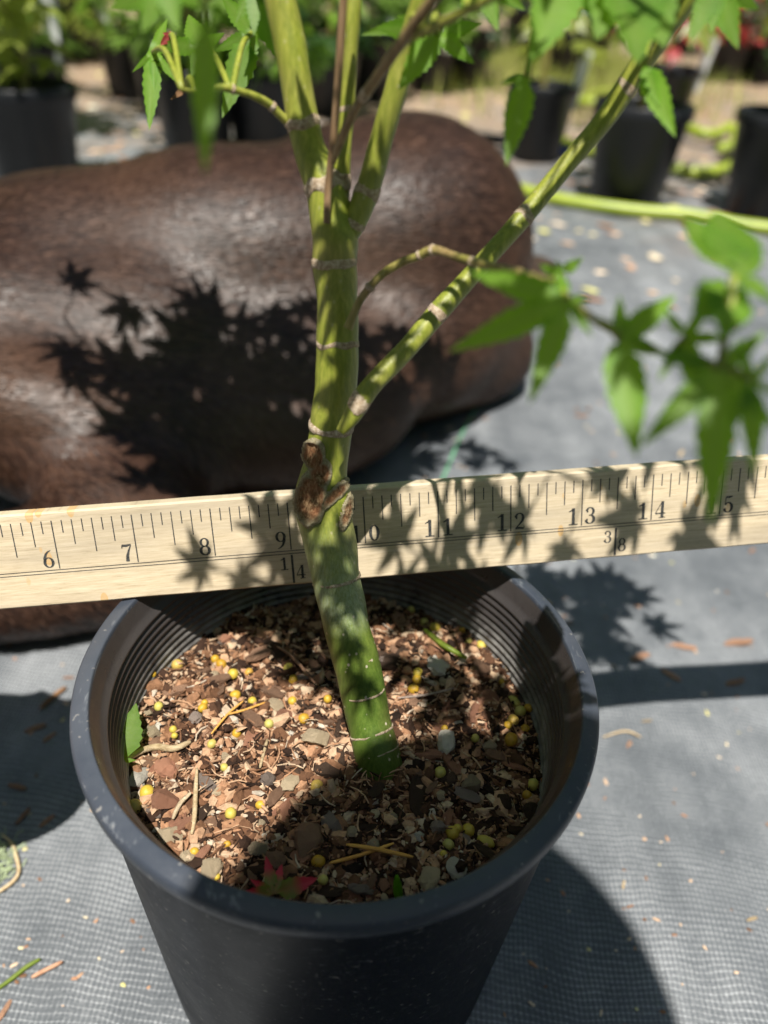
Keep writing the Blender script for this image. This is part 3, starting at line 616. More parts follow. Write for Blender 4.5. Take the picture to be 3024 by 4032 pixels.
def numeral(ch, x, z, h):
    V = []; F = []
    for s in G[ch]:
        n = len(s); o = len(V)
        for i, (px, py, w_) in enumerate(s):
            a = s[max(i-1, 0)]; b = s[min(i+1, n-1)]; dx, dy = b[0]-a[0], b[1]-a[1]; l = sqrt(dx*dx+dy*dy) or 1
            nx, ny = -dy/l, dx/l
            for sg in (1, -1): V.append((x+(px+nx*w_*.5*sg)*h, YO, z+(py+ny*w_*.5*sg)*h))
        F += [(o+2*i, o+2*i+1, o+2*i+3, o+2*i+2) for i in range(n-1)]
    link('numeral', (V, F), M_ink, st, False)
HN = .0062
for k in range(1, 36):
    x = (k-10)*IN; s = str(k)
    if k < 10: numeral(s, x-.0050, .0136, HN)
    else: numeral(s[0], x-.0050, .0136, HN); numeral(s[1], x+.0013, .0136, HN)
for q in range(1, 8):
    x = (q*4.5-10)*IN; a, b = {1: '18', 2: '14', 3: '38', 4: '12', 5: '58', 6: '34', 7: '78'}[q]
    link('fraction_mark', flat(x, .0008, .0112, .00075), M_ink, st, False)
    numeral(a, x-.0042, .0058, .0046); numeral(b, x+.0010, .0022, .0050)

#PART2
# ================================================================== DOG
def fused(name, shapes, M, voxel, smooth_it, parent=None):
    bm = bmesh.new()
    for sh in shapes:
        if sh[0] == 'e':
            _, c, r, rot = sh; q = bmesh.ops.create_icosphere(bm, subdivisions=3, radius=1)['verts']
            T = Matrix.Translation(c) @ (Matrix.Rotation(rot[2], 4, 'Z') @ Matrix.Rotation(rot[1], 4, 'Y') @ Matrix.Rotation(rot[0], 4, 'X')) @ Matrix.Diagonal((*r, 1)); bmesh.ops.transform(bm, matrix=T, verts=q)
        else:
            _, pts = sh; c = catmull(pts, 6); v, f = tube([p[:3] for p in c], [p[3] for p in c], 14)
            vs = [bm.verts.new(p) for p in v]
            for t in f: bm.faces.new([vs[i] for i in t])
            for e in (c[0], c[-1]):
                q = bmesh.ops.create_icosphere(bm, subdivisions=2, radius=e[3])['verts']; bmesh.ops.translate(bm, vec=e[:3], verts=q)
    me = bpy.data.meshes.new(name); bm.to_mesh(me); bm.free(); o = bpy.data.objects.new(name, me); COL.objects.link(o)
    a = o.modifiers.new('r', 'REMESH'); a.mode = 'VOXEL'; a.voxel_size = voxel
    b = o.modifiers.new('s', 'SMOOTH'); b.iterations = smooth_it; b.factor = .5
    dg = bpy.context.evaluated_depsgraph_get(); me2 = bpy.data.meshes.new_from_object(o.evaluated_get(dg)); bpy.data.objects.remove(o); bpy.data.meshes.remove(me)
    me2.materials.clear(); return link(name, me2, M, parent)
E3 = lambda c, r, rot=(0, 0, 0): ('e', c, r, rot)
dog = tag(empty('dog', (-.1, .42, 0)), 'sleek chocolate brown dog lying on the weed fabric behind the yardstick', 'dog')
dshape = [
 E3((-.30, .385, .085), (.165, .105, .092), (0, .12, .42)), E3((-.20, .42, .095), (.165, .100, .100), (0, .14, .40)), E3((-.11, .455, .105), (.160, .102, .106), (0, .13, .38)), E3((-.015, .50, .115), (.135, .105, .112), (0, .08, .33)),
 E3((.015, .525, .117), (.112, .108, .114)), E3((-.085, .385, .065), (.150, .085, .066), (0, 0, .35)), E3((-.085, .345, .050), (.120, .080, .052), (0, 0, .25)), E3((.035, .48, .080), (.085, .075, .080), (0, .2, .3)),
 E3((-.20, .36, .085), (.14, .085, .080), (0, .1, .3)), E3((-.16, .31, .055), (.10, .075, .055), (0, .1, .3)), E3((.0, .44, .07), (.10, .08, .07), (0, .1, .3)), E3((-.285, .325, .098), (.100, .074, .080), (0, .25, .3)), E3((-.205, .265, .066), (.085, .050, .055), (0, .45, .15)), E3((-.145, .215, .045), (.055, .040, .040), (0, .3, .2)),
 ('t', [(-.115, .195, .036, .034), (-.19, .160, .035, .034), (-.30, .150, .034, .033), (-.42, .155, .030, .028), (-.50, .155, .024, .025), (-.54, .152, .020, .024)]),
 ('t', [(-.36, .47, .03, .03), (-.5, .40, .03, .03), (-.60, .38, .022, .025)]),
 ('t', [(.080, .53, .05, .036), (.106, .508, .038, .034), (.085, .475, .030, .029), (.03, .44, .024, .025), (-.02, .42, .018, .02)]),
 ('t', [(.08, .60, .09, .035), (.14, .66, .05, .028), (.18, .76, .03, .02), (.14, .88, .02, .012)]),
 ('t', [(-.36, .35, .12, .080), (-.46, .32, .165, .066), (-.54, .29, .20, .056)]),
 E3((-.59, .275, .215), (.062, .058, .058)), ('t', [(-.61, .27, .205, .045), (-.68, .245, .185, .034), (-.73, .23, .175, .026)]),
]
db = fused('body', [(s[0], Vector(s[1])-dog.location if s[0] == 'e' else [(p[0]-dog.location.x, p[1]-dog.location.y, p[2], p[3]*1.12) for p in s[1]], *s[2:]) for s in dshape], M_dog, .009, 34, dog)
for sgn, ex in ((-1, -.57), (1, -.555)):
    e = [(0, 0, 0), (-.012, sgn*.03, -.012), (-.012, sgn*.04, -.045), (.0, sgn*.034, -.075)]
    c = catmull([(a+ex+.1, b+.275-.42+sgn*.045, z_+.245, r_) for (a, b, z_), r_ in zip(e, (.014, .02, .02, .006))], 5); link('ear', tube([p[:3] for p in c], [p[3] for p in c], 10), M_dog, dog)
link('nose', blob_mesh('nose', 3, 2, .1, 1, 0, M_blackpipe), None, dog); COL.objects[-1].scale = (.014, .016, .012); COL.objects[-1].location = (-.655, -.195, .182)
for sgn in (-1, 1): link('eye', blob_mesh('eye', 3, 2, 0, 1, 0, M_blackpipe), None, dog); COL.objects[-1].scale = (.008,)*3; COL.objects[-1].location = (-.532, -.145+sgn*.035, .232)
# short coat as real blades along the body
def fur(me, n):
    rr = random.Random(5); tri = []; ar = []
    for p in me.polygons:
        c = p.center
        if c.x+dog.location.x < -.42 or (c.y+dog.location.y > .56 and c.z < .15): continue
        tri.append(p); ar.append(p.area)
    V = []; F = []; vs = me.vertices
    for p in rr.choices(tri, ar, k=n):
        ix = p.vertices; a, b, c = vs[ix[0]].co, vs[ix[1]].co, vs[ix[2]].co; d = vs[ix[-1]].co
        u, v = rr.random(), rr.random(); P = a*(1-u)*(1-v)+b*u*(1-v)+c*u*v+d*(1-u)*v if len(ix) == 4 else a*(1-sqrt(u))+b*sqrt(u)*(1-v)+c*sqrt(u)*v
        N_ = p.normal; W = P+dog.location
        fl = Vector((.86, .42, -.35)) if W.y > .30 or W.z > .09 else Vector((.55, -.25, -.55))
        fl = fl+Vector((noise.noise(W*9), noise.noise(W*9+Vector((4, 0, 0))), noise.noise(W*9+Vector((8, 0, 0)))))*.28+Vector((rr.gauss(0, .10), rr.gauss(0, .10), rr.gauss(0, .10)))
        fl = (fl-N_*fl.dot(N_)).normalized(); sd2 = fl.cross(N_); ln = rr.uniform(.007, .014); w_ = .00042
        o = len(V); V += [P-sd2*w_, P+sd2*w_, P+fl*ln*.55+N_*ln*.10+sd2*w_*.7, P+fl*ln*.55+N_*ln*.10-sd2*w_*.7, P+fl*ln+N_*ln*.07]; F += [(o, o+1, o+2, o+3), (o+3, o+2, o+4)]
    return V, F
tag(link('fur', fur(db.data, 150000), M_fur, db, smooth=False), kind='stuff')

# ================================================================== MAPLE SAPLING
TB = at_y(1490, 2989, -.0105)
sap = tag(empty('maple_sapling', (TB.x, TB.y, SZ)), 'young green-barked maple sapling growing in the black pot', 'sapling')
INV = Matrix.Translation(-sap.location)
def loc(P): return Vector(P)-sap.location
def setattrs(o, **k):
    me = o.data; n = len(me.vertices)
    for nm in ('grey', 'wax', 'brown'):
        at = me.attributes.new(nm, 'FLOAT', 'POINT'); f = k.get(nm, 0.0)
        at.data.foreach_set('value', [f(v.co+sap.location) if callable(f) else f for v in me.vertices])
def px_path(rows, n=10, byd=False):
    P = []
    for row in rows:
        px, py, w_, q = row; p = at_d(px, py, q) if byd else at_y(px, py, q); P.append((p.x, p.y, p.z, w_*depth(p)/FPX/2))
    return catmull(P, n)
TR = [(1504, 3085, 210, -.0115), (1493, 2995, 186, -.0105), (1449, 2825, 175, -.003), (1413, 2643, 180, .003), (1364, 2461, 181, .009), (1325, 2278, 192, .015), (1292, 2096, 212, .020), (1277, 2010, 220, .022), (1270, 1945, 218, .0235), (1274, 1880, 190, .0245), (1284, 1815, 170, .026), (1304, 1677, 172, .028), (1320, 1549, 168, .030), (1329, 1349, 164, .033), (1328, 1167, 162, .036), (1317, 1039, 174, .039), (1320, 948, 180, .040), (1304, 850, 168, .042), (1278, 730, 160, .044), (1226, 610, 128, .046), (1196, 492, 128, .048), (1171, 365, 126, .050), (1143, 182, 128, .052), (1102, 0, 128, .054), (1050, -220, 120, .056), (985, -520, 105, .06), (930, -800, 80, .07)]
STEMO = {}
def stem(name, rows, byd=False, jit=.06, seg=20, n=10, **at):
    c = px_path(rows, n, byd); o = link(name, tube([loc(p[:3]) for p in c], [p[3] for p in c], seg, jit), M_stem, sap); setattrs(o, **at); STEMO[id(c)] = o; return c
zt = lambda a, b: (lambda p: max(0, min(1, (b-p.z)/(b-a))))
trunk = stem('trunk', TR, seg=28, grey=zt(.150, .205), wax=lambda p: max(0, min(1, (p.z-.163)/.009))*max(0, min(1, (.205-p.z)/.014)), brown=lambda p: .45*max(0, noise.noise(p*55)))
cen = stem('branch', [(1330, 900, 80, .042), (1346, 720, 66, .044), (1356, 560, 60, .046), (1366, 430, 62, .048), (1378, 200, 62, .050), (1394, 0, 62, .052), (1410, -260, 56, .056), (1420, -560, 44, .062)], brown=.05)
brA = stem('twig', [(1286, 880, 26, .034), (1292, 740, 30, .036), (1312, 560, 31, .036), (1326, 400, 31, .036), (1340, 200, 33, .036), (1352, 0, 33, .036), (1362, -200, 30, .036), (1380, -420, 24, .036)], seg=12, brown=.9)
brB = stem('twig', [(1308, 640, 26, .036), (1345, 545, 36, .034), (1400, 430, 40, .031), (1480, 310, 42, .027), (1570, 180, 44, .022), (1660, 55, 46, .017), (1760, -70, 44, .012), (1900, -230, 38, .004)], seg=12, brown=.8)
rst = stem('branch', [(1352, 980, 60, .040), (1392, 880, 94, .041), (1432, 790, 98, .042), (1462, 700, 96, .043), (1500, 560, 92, .044), (1545, 400, 92, .044), (1592, 240, 94, .045), (1640, 90, 96, .045), (1690, -80, 94, .045), (1770, -350, 84, .045), (1850, -620, 64, .046)], brown=.05, grey=.1)
lrb = stem('branch', [(1340, 1700, 40, .2055), (1385, 1640, 70, .2045), (1428, 1565, 84, .2035), (1480, 1500, 80, .203), (1600, 1375, 78, .203), (1720, 1235, 82, .203), (1890, 1045, 74, .2025), (2065, 850, 76, .202), (2230, 650, 74, .199), (2380, 470, 80, .195), (2480, 320, 86, .190), (2590, 150, 92, .184), (2700, -10, 100, .178), (2840, -220, 98, .172), (3000, -480, 84, .168)], byd=True, brown=.06)
tw1 = stem('twig', [(1372, 1290, 40, .201), (1398, 1225, 34, .1985), (1430, 1165, 32, .196), (1500, 1085, 32, .192), (1580, 1035, 33, .189), (1640, 1012, 32, .186), (1705, 985, 36, .183), (1780, 1005, 31, .179), (1860, 1030, 34, .170), (1960, 1055, 36, .160), (2050, 1078, 40, .150), (2140, 1110, 40, .140), (2240, 1180, 34, .134), (2350, 1265, 30, .130), (2480, 1340, 26, .127), (2640, 1400, 24, .124), (2833, 1450, 22, .120)], byd=True, seg=12, brown=lambda p: .55+.4*noise.noise(p*120))
tw2 = stem('twig', [(1150, 490, 40, .048), (1105, 455, 34, .047), (1062, 412, 34, .046), (1000, 378, 30, .044), (945, 360, 28, .042), (880, 345, 30, .040), (830, 352, 24, .038), (765, 360, 18, .036), (715, 350, 12, .034)], seg=12, brown=.1)
tw3 = stem('twig', [(1500, 290, 26, .026), (1600, 165, 28, .022), (1700, 110, 40, .016), (1830, 45, 36, .010), (1960, -20, 34, .004), (2150, -120, 30, -.004)], seg=12, brown=.15)
# growth rings and scars round the stems
def ring(path, u, th, bulge, jit=.25, M=M_ring, seg=24, name='growth_ring', seed=0):
    i = int(u*(len(path)-1)); a = Vector(path[i][:3]); t = (Vector(path[min(i+1, len(path)-1)][:3])-Vector(path[max(i-1, 0)][:3])).normalized(); r = path[i][3]
    P = [a+t*th*q for q in (-.5, -.3, 0, .3, .5)]
    v, f = tube([loc(p) for p in P], [r*.97, r*bulge, r*bulge, r*bulge, r*.97], seg, 0, False)
    k = len(v)//5; nr = Vector(t)
    v = [p+nr*th*jit*2*noise.noise((p+sap.location)*260+Vector((seed, 0, 0)))+(p-loc(a)).normalized()*r*.035*noise.noise((p+sap.location)*900) for p in v]
    link(name, (v, f), M, STEMO[id(path)])
NT = len(TR)-1
for u, th, bg_ in ((1.3/NT, .0006, 1.010), (1.75/NT, .0009, 1.016), (2.6/NT, .0008, 1.012), (3.3/NT, .0005, 1.010), (5.02/NT, .0011, 1.016), (11.0/NT, .0024, 1.05), (13.02/NT, .0020, 1.035), (15.05/NT, .0024, 1.045), (18.05/NT, .0044, 1.06), (20.0/NT, .0024, 1.07)): ring(trunk, u, th, bg_, seed=u*50)
for p_, u, th, b in ((cen, .155, .0034, 1.12), (cen, .43, .0018, 1.08), (rst, .24, .0034, 1.05), (rst, .105, .002, 1.04), (lrb, .125, .0052, 1.05), (lrb, .36, .0024, 1.05), (lrb, .50, .0026, 1.06), (lrb, .71, .0024, 1.05), (tw1, .155, .0012, 1.35), (tw1, .33, .001, 1.2), (tw1, .38, .001, 1.25), (tw1, .5, .0009, 1.2), (tw2, .23, .0011, 1.2), (tw2, .55, .001, 1.25), (tw2, .03, .002, 1.25), (brB, .36, .002, 1.15)): ring(p_, u, th, b, seed=u*90, seg=16)
# pruning scar: callus lip round a hollow of dead wood, laid over the bulge of the trunk
def b_scar(k):
    v = k.co(); d = k.attr('deep'); n = k.noise(v, 900, 6, .75); f = k.noise(k.mp(v, (1600, 1600, 350)), 1, 5, .75)
    inner = k.ramp(f, [(.30, (.035, .016, .008)), (.48, (.24, .13, .06)), (.62, (.52, .36, .20)), (.75, (.68, .52, .34))])
    inner = k.mix(k.math('MULTIPLY', k.ramp(k.noise(v, 210, 3), [(.45, 0), (.6, 1)]), .5), inner, (.46, .19, .09))
    lip = k.ramp(n, [(.3, (.20, .15, .08)), (.5, (.46, .40, .24)), (.7, (.66, .60, .46))])
    k.col(k.mix(k.ramp(d, [(.25, 0), (.6, 1)]), lip, inner)); k.bump(k.math('ADD', n, f), 1.0, .0016)
M_scar = mat('pruning_scar', b_scar, .9, .15)
tm = STEMO[id(trunk)].data; tbvh = BVHTree.FromPolygons([v.co+sap.location for v in tm.vertices], [tuple(p.vertices) for p in tm.polygons])
ELL = [(1228, 1962, 60, 108, .10, 1.0), (1240, 1792, 42, 66, -.06, .8), (1262, 1868, 44, 62, .25, .45), (1318, 1945, 26, 92, .78, .25), (1362, 2015, 22, 78, .25, .25)]
def scar():
    V = []; F = []; dp = []; ix = {}; x0, y0, stp = 1150, 1700, 4
    for j in range(100):
        for i in range(64):
            px, py = x0+i*stp, y0+j*stp; best = (9, 0)
            for cx, cy, rx, ry, t, w_ in ELL:
                dx, dy = px-cx, py-cy; u = dx*cos(t)+dy*sin(t); v = -dx*sin(t)+dy*cos(t); rr_ = sqrt((u/rx)**2+(v/ry)**2)+.10*noise.noise(Vector((px*.03, py*.03, cx)))
                if rr_ < best[0]: best = (rr_, w_)
            r_, w_ = best
            if r_ > 1.12: continue
            h = tbvh.ray_cast(CAM, ray(px, py).normalized())
            if not h[0]: continue
            nr = h[1] if h[1].dot(CAM-h[0]) > 0 else -h[1]
            hh = .0014*w_*exp(-((r_-.86)/.14)**2)+(.0003 if r_ < .8 else 0)+.00035*noise.noise(h[0]*700)*(1 if r_ < 1 else 0)+.0003 - (.0012 if r_ > 1.06 else 0)
            ix[i, j] = len(V); V.append(loc(h[0]+nr*hh)); dp.append(max(0, min(1, (1.0-r_)*1.9))*min(1, .35+w_))
    for (i, j) in list(ix):
        q = [(i, j), (i+1, j), (i+1, j+1), (i, j+1)]
        if all(p in ix for p in q): F.append(tuple(ix[p] for p in q))
    o = link('pruning_scar', (V, F), M_scar, STEMO[id(trunk)]); at = o.data.attributes.new('deep', 'FLOAT', 'POINT'); at.data.foreach_set('value', dp)
scar()

# ---- leaves in view: centre and lobe tips read off the photograph, depth from the twig that carries them
leaves = []; LM = []
def vleaf(c, d, tips, width=.22, M=M_leaf, seed=0, dd=0, tw=None, attach=None, nrm=None, fold=.16, droop=.03, sinus=.26, pet=.0007):
    C = at_d(c[0], c[1], d); T = [at_d(t[0], t[1], d+(t[2] if len(t) > 2 else dd)) for t in tips]
    g = leaf_geo(loc(C), [loc(t) for t in T], nrm or (CAM-C), width, 15, fold, droop, seed, sinus)
    o = link('leaf', leaf_mesh('leaf', [g], M), None, sap)
    if attach:
        A = Vector(attach); mid = (A+C)/2+Vector((0, 0, .1*(A-C).length)); link('petiole', tube([loc(Vector(p)) for p in catmull([A, mid, C], 5)], pet, 7), M_stem, o); setattrs(COL.objects[-1])
    return o
# right-hand cluster, close to the lens
vleaf((2235, 1178), .128, [(2188, 1052, .004), (1845, 1070, .006), (1765, 1385, .002), (2085, 1590, -.004), (2335, 1330, -.002), (2330, 1180, .004)], .165, seed=21, attach=at_d(2140, 1110, .140), sinus=.3)
vleaf((2440, 1335), .125, [(2440, 1158, .004), (2668, 1158, .004), (2640, 1400, 0), (2505, 1800, -.005), (2370, 1480, 0)], .18, seed=22, attach=at_d(2350, 1265, .130))
vleaf((2833, 1450), .119, [(3020, 1300, .003), (3060, 1690, -.002), (2796, 2062, -.006), (2520, 1760, -.002), (2560, 1385, .003)], .165, seed=23, attach=at_d(2640, 1400, .124))
vleaf((2890, 1090), .120, [(2700, 842, .01), (2830, 820, .012), (2990, 960, .004), (3060, 1200, -.004)], .30, seed=24, attach=at_d(2833, 1450, .120), nrm=Vector((.1, -.3, 1)), fold=.3)
vleaf((2880, 1130), .121, [(2960, 1250, .002), (2850, 1330, -.006), (2730, 1260, -.004), (2720, 1150, .004)], .40, seed=25, attach=at_d(2833, 1450, .120), nrm=Vector((0, -.6, 1)))
vleaf((2700, 1330), .123, [(2600, 1200, .002), (2790, 1190, .002), (2880, 1330, 0), (2760, 1600, -.004), (2590, 1500, -.002)], .17, seed=27, attach=at_d(2640, 1400, .124))
vleaf((2960, 1500), .118, [(2900, 1330, .002), (3060, 1380, 0), (3080, 1560, 0), (2970, 1880, -.004), (2880, 1700, -.002)], .16, seed=28, attach=at_d(2833, 1450, .120))
vleaf((2205, 1080), .142, [(2190, 1020, .002), (2300, 1010, .004), (2120, 1040, .003)], .2, seed=26)
# top right
vleaf((2470, -190), .150, [(2230, -60, .004), (2350, 150, -.006), (2515, 240, -.010), (2625, 175, -.008), (2700, -60, .002)], .34, seed=31, attach=at_d(2840, -220, .172), nrm=Vector((0, -.5, 1)), sinus=.45)
vleaf((2250, -120), .150, [(2330, 60, .0), (2095, 240, -.006), (2010, -60, 0)], .26, seed=32, attach=at_d(2840, -220, .172), sinus=.3)
vleaf((2075, 300), .158, [(2100, 330, 0), (1992, 655, -.004), (1965, 330, 0)], .155, seed=33, attach=at_d(2105, 120, .165), droop=0, sinus=.8)
vleaf((2530, 245), .165, [(2560, 300, 0), (2658, 535, -.006), (2600, 420, -.004)], .15, seed=34, attach=at_d(2560, 190, .184))
vleaf((2820, -60), .165, [(2720, 150, -.003), (2800, 130, -.003), (2905, 190, -.004), (2990, 40, 0)], .2, seed=35, attach=at_d(2840, -220, .172))
vleaf((1722, 130), .178, [(1480, 112, .002), (1572, 350, -.004), (1868, 250, -.002), (1900, 90, .002)], .2, seed=36, attach=at_y(1700, 110, .016))
vleaf((1640, 85), .182, [(1420, 138, 0), (1560, 60, .004), (1700, 20, 0)], .14, seed=37, attach=at_y(1600, 165, .022))
vleaf((1890, -90), .172, [(1800, 90, -.002), (1960, 120, -.002), (2070, 40, 0), (1780, -40, 0)], .22, seed=38, attach=at_y(1830, 45, .010))
# left twig
vleaf((604, 205), .205, [(660, 70, .004), (520, 285, 0), (588, 508, -.004), (608, 352, -.002), (708, 335, 0), (700, 190, .004)], .13, seed=41, attach=at_y(715, 350, .034), sinus=.3)
vleaf((785, 185), .205, [(740, 50, .006), (622, 178, .002), (752, 305, -.002), (820, 300, 0), (888, 128, .004)], .22, seed=42, attach=at_y(905, 350, .041))
vleaf((995, 128), .203, [(870, -20, .004), (840, 205, 0), (876, 460, -.004), (960, 330, 0), (1085, 150, .004), (1030, -60, .006)], .19, seed=43, attach=at_y(915, 355, .0415), sinus=.3)
vleaf((1000, -60), .19, [(930, 90, 0), (1000, 140, 0), (1080, 60, 0), (1130, 270, .02)], .24, seed=44, attach=at_y(1102, 0, .054))
vleaf((805, 60), .115, [(770, 140, 0), (808, 690, -.004), (860, 130, 0)], .12, seed=45, attach=at_d(860, -250, .15), droop=0, sinus=.7)
vleaf((640, -80), .14, [(560, 130, 0), (700, 120, -.002), (430, 40, 0), (820, 40, 0)], .26, seed=46, attach=at_d(860, -250, .15))
vleaf((672, 140), .206, [(630, 178, 0), (640, 130, 0), (668, 120, 0)], .34, seed=47, M=M_leafredbg, attach=at_y(715, 350, .034))
vleaf((735, 345), .2, [(690, 300, 0), (672, 392, 0), (700, 350, 0)], .16, seed=48, M=M_brown, attach=at_y(765, 360, .036))
# ---- crown above the picture
stems = [Vector(p[:3]) for p in trunk[-60:]]+[Vector(p[:3]) for p in rst[-40:]]+[Vector(p[:3]) for p in cen[-35:]]+[Vector(p[:3]) for p in lrb[-45:]]
LV = Vector((LX, LY, -1))
def cleaf(Q, z, size, seed, tilt=.35):
    s = (z-Q.z); C = Q-LV*s; rr = random.Random(seed); n_ = (-LV.normalized()+Vector((rr.gauss(0, tilt), rr.gauss(0, tilt), 0))).normalized(); a = rr.uniform(0, 6.3)
    CROWN.append((C, Vector((cos(a), sin(a), 0)), n_, size, seed))
CROWN = []
def build_crown():
    # side twigs gather the leaves: cluster the leaf positions, run one twig from the stems through each cluster
    rr = random.Random(77); pts = [c[0] for c in CROWN]; K = 26; cen_ = rr.sample(pts, K)
    for _ in range(12):
        gr = [[] for _ in range(K)]
        for i, p in enumerate(pts): gr[min(range(K), key=lambda k: (p-cen_[k]).length)].append(i)
        cen_ = [sum((pts[i] for i in g), Vector())/len(g) if g else cen_[k] for k, g in enumerate(gr)]
    for k, g in enumerate(gr):
        if not g: continue
        c0 = cen_[k]; A = min(stems, key=lambda p: (p-c0).length+abs(p.z-(c0.z-.04))*.6); far_ = max((pts[i] for i in g), key=lambda p: (p-A).length)
        mid = A.lerp(c0, .5)+Vector((rr.gauss(0, .006), rr.gauss(0, .006), .012)); end = c0.lerp(far_, .6)+Vector((0, 0, .006)); c_ = catmull([tuple(A), tuple(mid), tuple(c0+Vector((0, 0, .008))), tuple(end)], 6)
        n = len(c_); to = link('twig', tube([loc(Vector(p)) for p in c_], [.0014-.0008*i/(n-1) for i in range(n)], 7), M_stem, sap); setattrs(to, brown=.25)
        for i in g:
            C, ax, n_, size, sd3 = CROWN[i]; lo = link('leaf', leaf_mesh('leaf', [gen_leaf(loc(C), ax, n_, size, sd3, width=.2)], M_leaf), None, to)
            P = min((Vector(p) for p in c_[4:]), key=lambda p: (p-C).length); md = (P+C)/2+Vector((0, 0, .1*(P-C).length))
            link('petiole', tube([loc(Vector(p)) for p in catmull([P, md, C], 4)], .0004, 5), M_stem, to); setattrs(COL.objects[-1])
dog_bvh = BVHTree.FromPolygons([v.co+dog.location for v in db.data.vertices], [tuple(p.vertices) for p in db.data.polygons])
def dogpt(px, py):
    h = dog_bvh.ray_cast(CAM, ray(px, py).normalized()); return h[0] if h[0] else at_y(px, py, DOGY(px, py))
def DOGY(px, py): return .27+.10*min(1, max(0, px/900))+.06*(1-py/2000)
seed = 100
for px, py, sz in ((285, 1370, .026), (290, 1480, .022), (285, 1125, .020), (515, 1205, .022), (770, 1190, .026), (690, 1420, .028), (930, 1300, .03), (1060, 1250, .028), (1180, 1200, .026), (900, 1500, .03), (1080, 1480, .03), (1230, 1420, .03), (760, 1620, .03), (980, 1680, .032), (1160, 1680, .03), (620, 1560, .028), (860, 1830, .032), (1080, 1880, .032), (700, 1800, .03), (640, 1700, .028), (820, 1740, .03), (940, 1960, .032), (780, 1960, .03), (1150, 1800, .03), (1220, 1950, .03), (560, 1420, .022), (1050, 1580, .03), (850, 1400, .028), (1420, 1400, .028), (1500, 1600, .03), (1560, 1300, .024), (1350, 1780, .03)):
    Q = dogpt(px, py); cleaf(Q, max(.375, Q.z+.22)+R_.uniform(0, .05), sz*1.15, seed); seed += 1
for q in range(46):
    px = R_.uniform(480, 1300); py = R_.uniform(1200+max(0, 700-px)*.9, 2000); Q = dogpt(px, py); cleaf(Q, max(.378, Q.z+.22)+R_.uniform(0, .06), R_.uniform(.026, .036), seed); seed += 1
for q in range(16):
    Q = dogpt(R_.uniform(1380, 1720), R_.uniform(1330, 1950)); cleaf(Q, max(.378, Q.z+.22)+R_.uniform(0, .06), R_.uniform(.026, .036), seed); seed += 1
for q in range(26):
    px, py = (R_.uniform(1400, 2000), R_.uniform(1760, 2050)) if q < 9 else (R_.uniform(2040, 2430), R_.uniform(2260, 2640)); Q = at_z(px, py, 0); cleaf(Q, .40+R_.uniform(0, .06), R_.uniform(.022, .03), seed); seed += 1
for inch, v, sz in ((8.75, .020, .017), (9.3, .006, .018), (9.9, .026, .016), (10.45, .012, .016), (11.15, .010, .012), (11.7, .028, .014), (12.2, .016, .014), (12.8, .006, .014), (13.3, .026, .014), (13.8, .014, .014), (14.5, .008, .018), (15.1, .024, .014), (11.5, .034, .012)):
    Q = P10+U*((inch-10)*IN*ISC)+Vv*v*ISC; cleaf(Q, .385+R_.uniform(0, .06), sz, seed); seed += 1
for px, py, z, sz in ((2200, 2330, 0, .026), (2350, 2420, 0, .026), (2560, 2480, 0, .022), (2280, 2560, 0, .024), (2480, 2360, 0, .022), (2150, 2450, 0, .026), (2150, 2350, 0, .028), (2260, 2310, 0, .028), (2300, 2470, 0, .028), (2390, 2360, 0, .026), (2240, 2610, 0, .026), (2330, 2660, 0, .022), (2400, 2560, 0, .024), (2420, 2280, 0, .022), (2080, 2290, 0, .026), (1650, 1950, 0, .03), (1850, 2000, 0, .026),
                      (1130, 2560, SZ, .014), (1250, 2480, SZ, .016), (1300, 2650, SZ, .014), (1010, 2480, SZ, .012), (1600, 2620, SZ, .014), (1780, 2680, SZ, .014), (1720, 2480, SZ, .014), (2060, 2770, SZ, .012), (1640, 2830, SZ, .010), (900, 2470, SZ, .012), (1180, 2420, SZ, .016), (1560, 2500, SZ, .016), (1850, 2480, SZ, .012), (1680, 2740, SZ, .014), (1830, 2820, SZ, .012), (1150, 2680, SZ, .010), (1960, 2700, SZ, .010), (1420, 2560, SZ+.02, .012), (1370, 2300, SZ+.05, .010), (1395, 2620, SZ+.022, .012), (1375, 2460, SZ+.035, .012), (1440, 2760, SZ+.012, .011), (1340, 2350, SZ+.045, .012), (2180, 2780, RIMZ-.02, .010)):
    Q = at_z(px, py, z); cleaf(Q, .39+R_.uniform(0, .07), sz, seed); seed += 1
for px, py in ((1360, 700), (1370, 1000), (1370, 1250), (1390, 1500), (1350, 1700), (1340, 1900), (1500, 480), (1230, 300), (1600, 1380), (1980, 950), (2250, 640)):   # leaves that shade the stems
    y = .036 if px < 1560 else at_d(px, py, .203).y; Q = at_y(px, py, y); cleaf(Q, max(.40, Q.z+.05)+R_.uniform(0, .05), .014, seed, .5); seed += 1
for px, py, d_, sz in ((2150, 1150, .128, .018), (2450, 1400, .125, .018), (2800, 1600, .119, .018), (808, 350, .114, .014), (808, 550, .113, .014), (2040, 480, .156, .014)):
    Q = at_d(px, py, d_); cleaf(Q, max(.385, Q.z+.05)+R_.uniform(0, .03), sz, seed, .4); seed += 1
for q in range(26):
    A = R_.choice(stems); C = A+Vector((R_.gauss(0, .07), R_.gauss(.05, .06), R_.uniform(.03, .12)))
    if C.z > .44 and C.y > .0: cleaf(C+LV*.1, C.z, .03, seed, .6); seed += 1

build_crown()

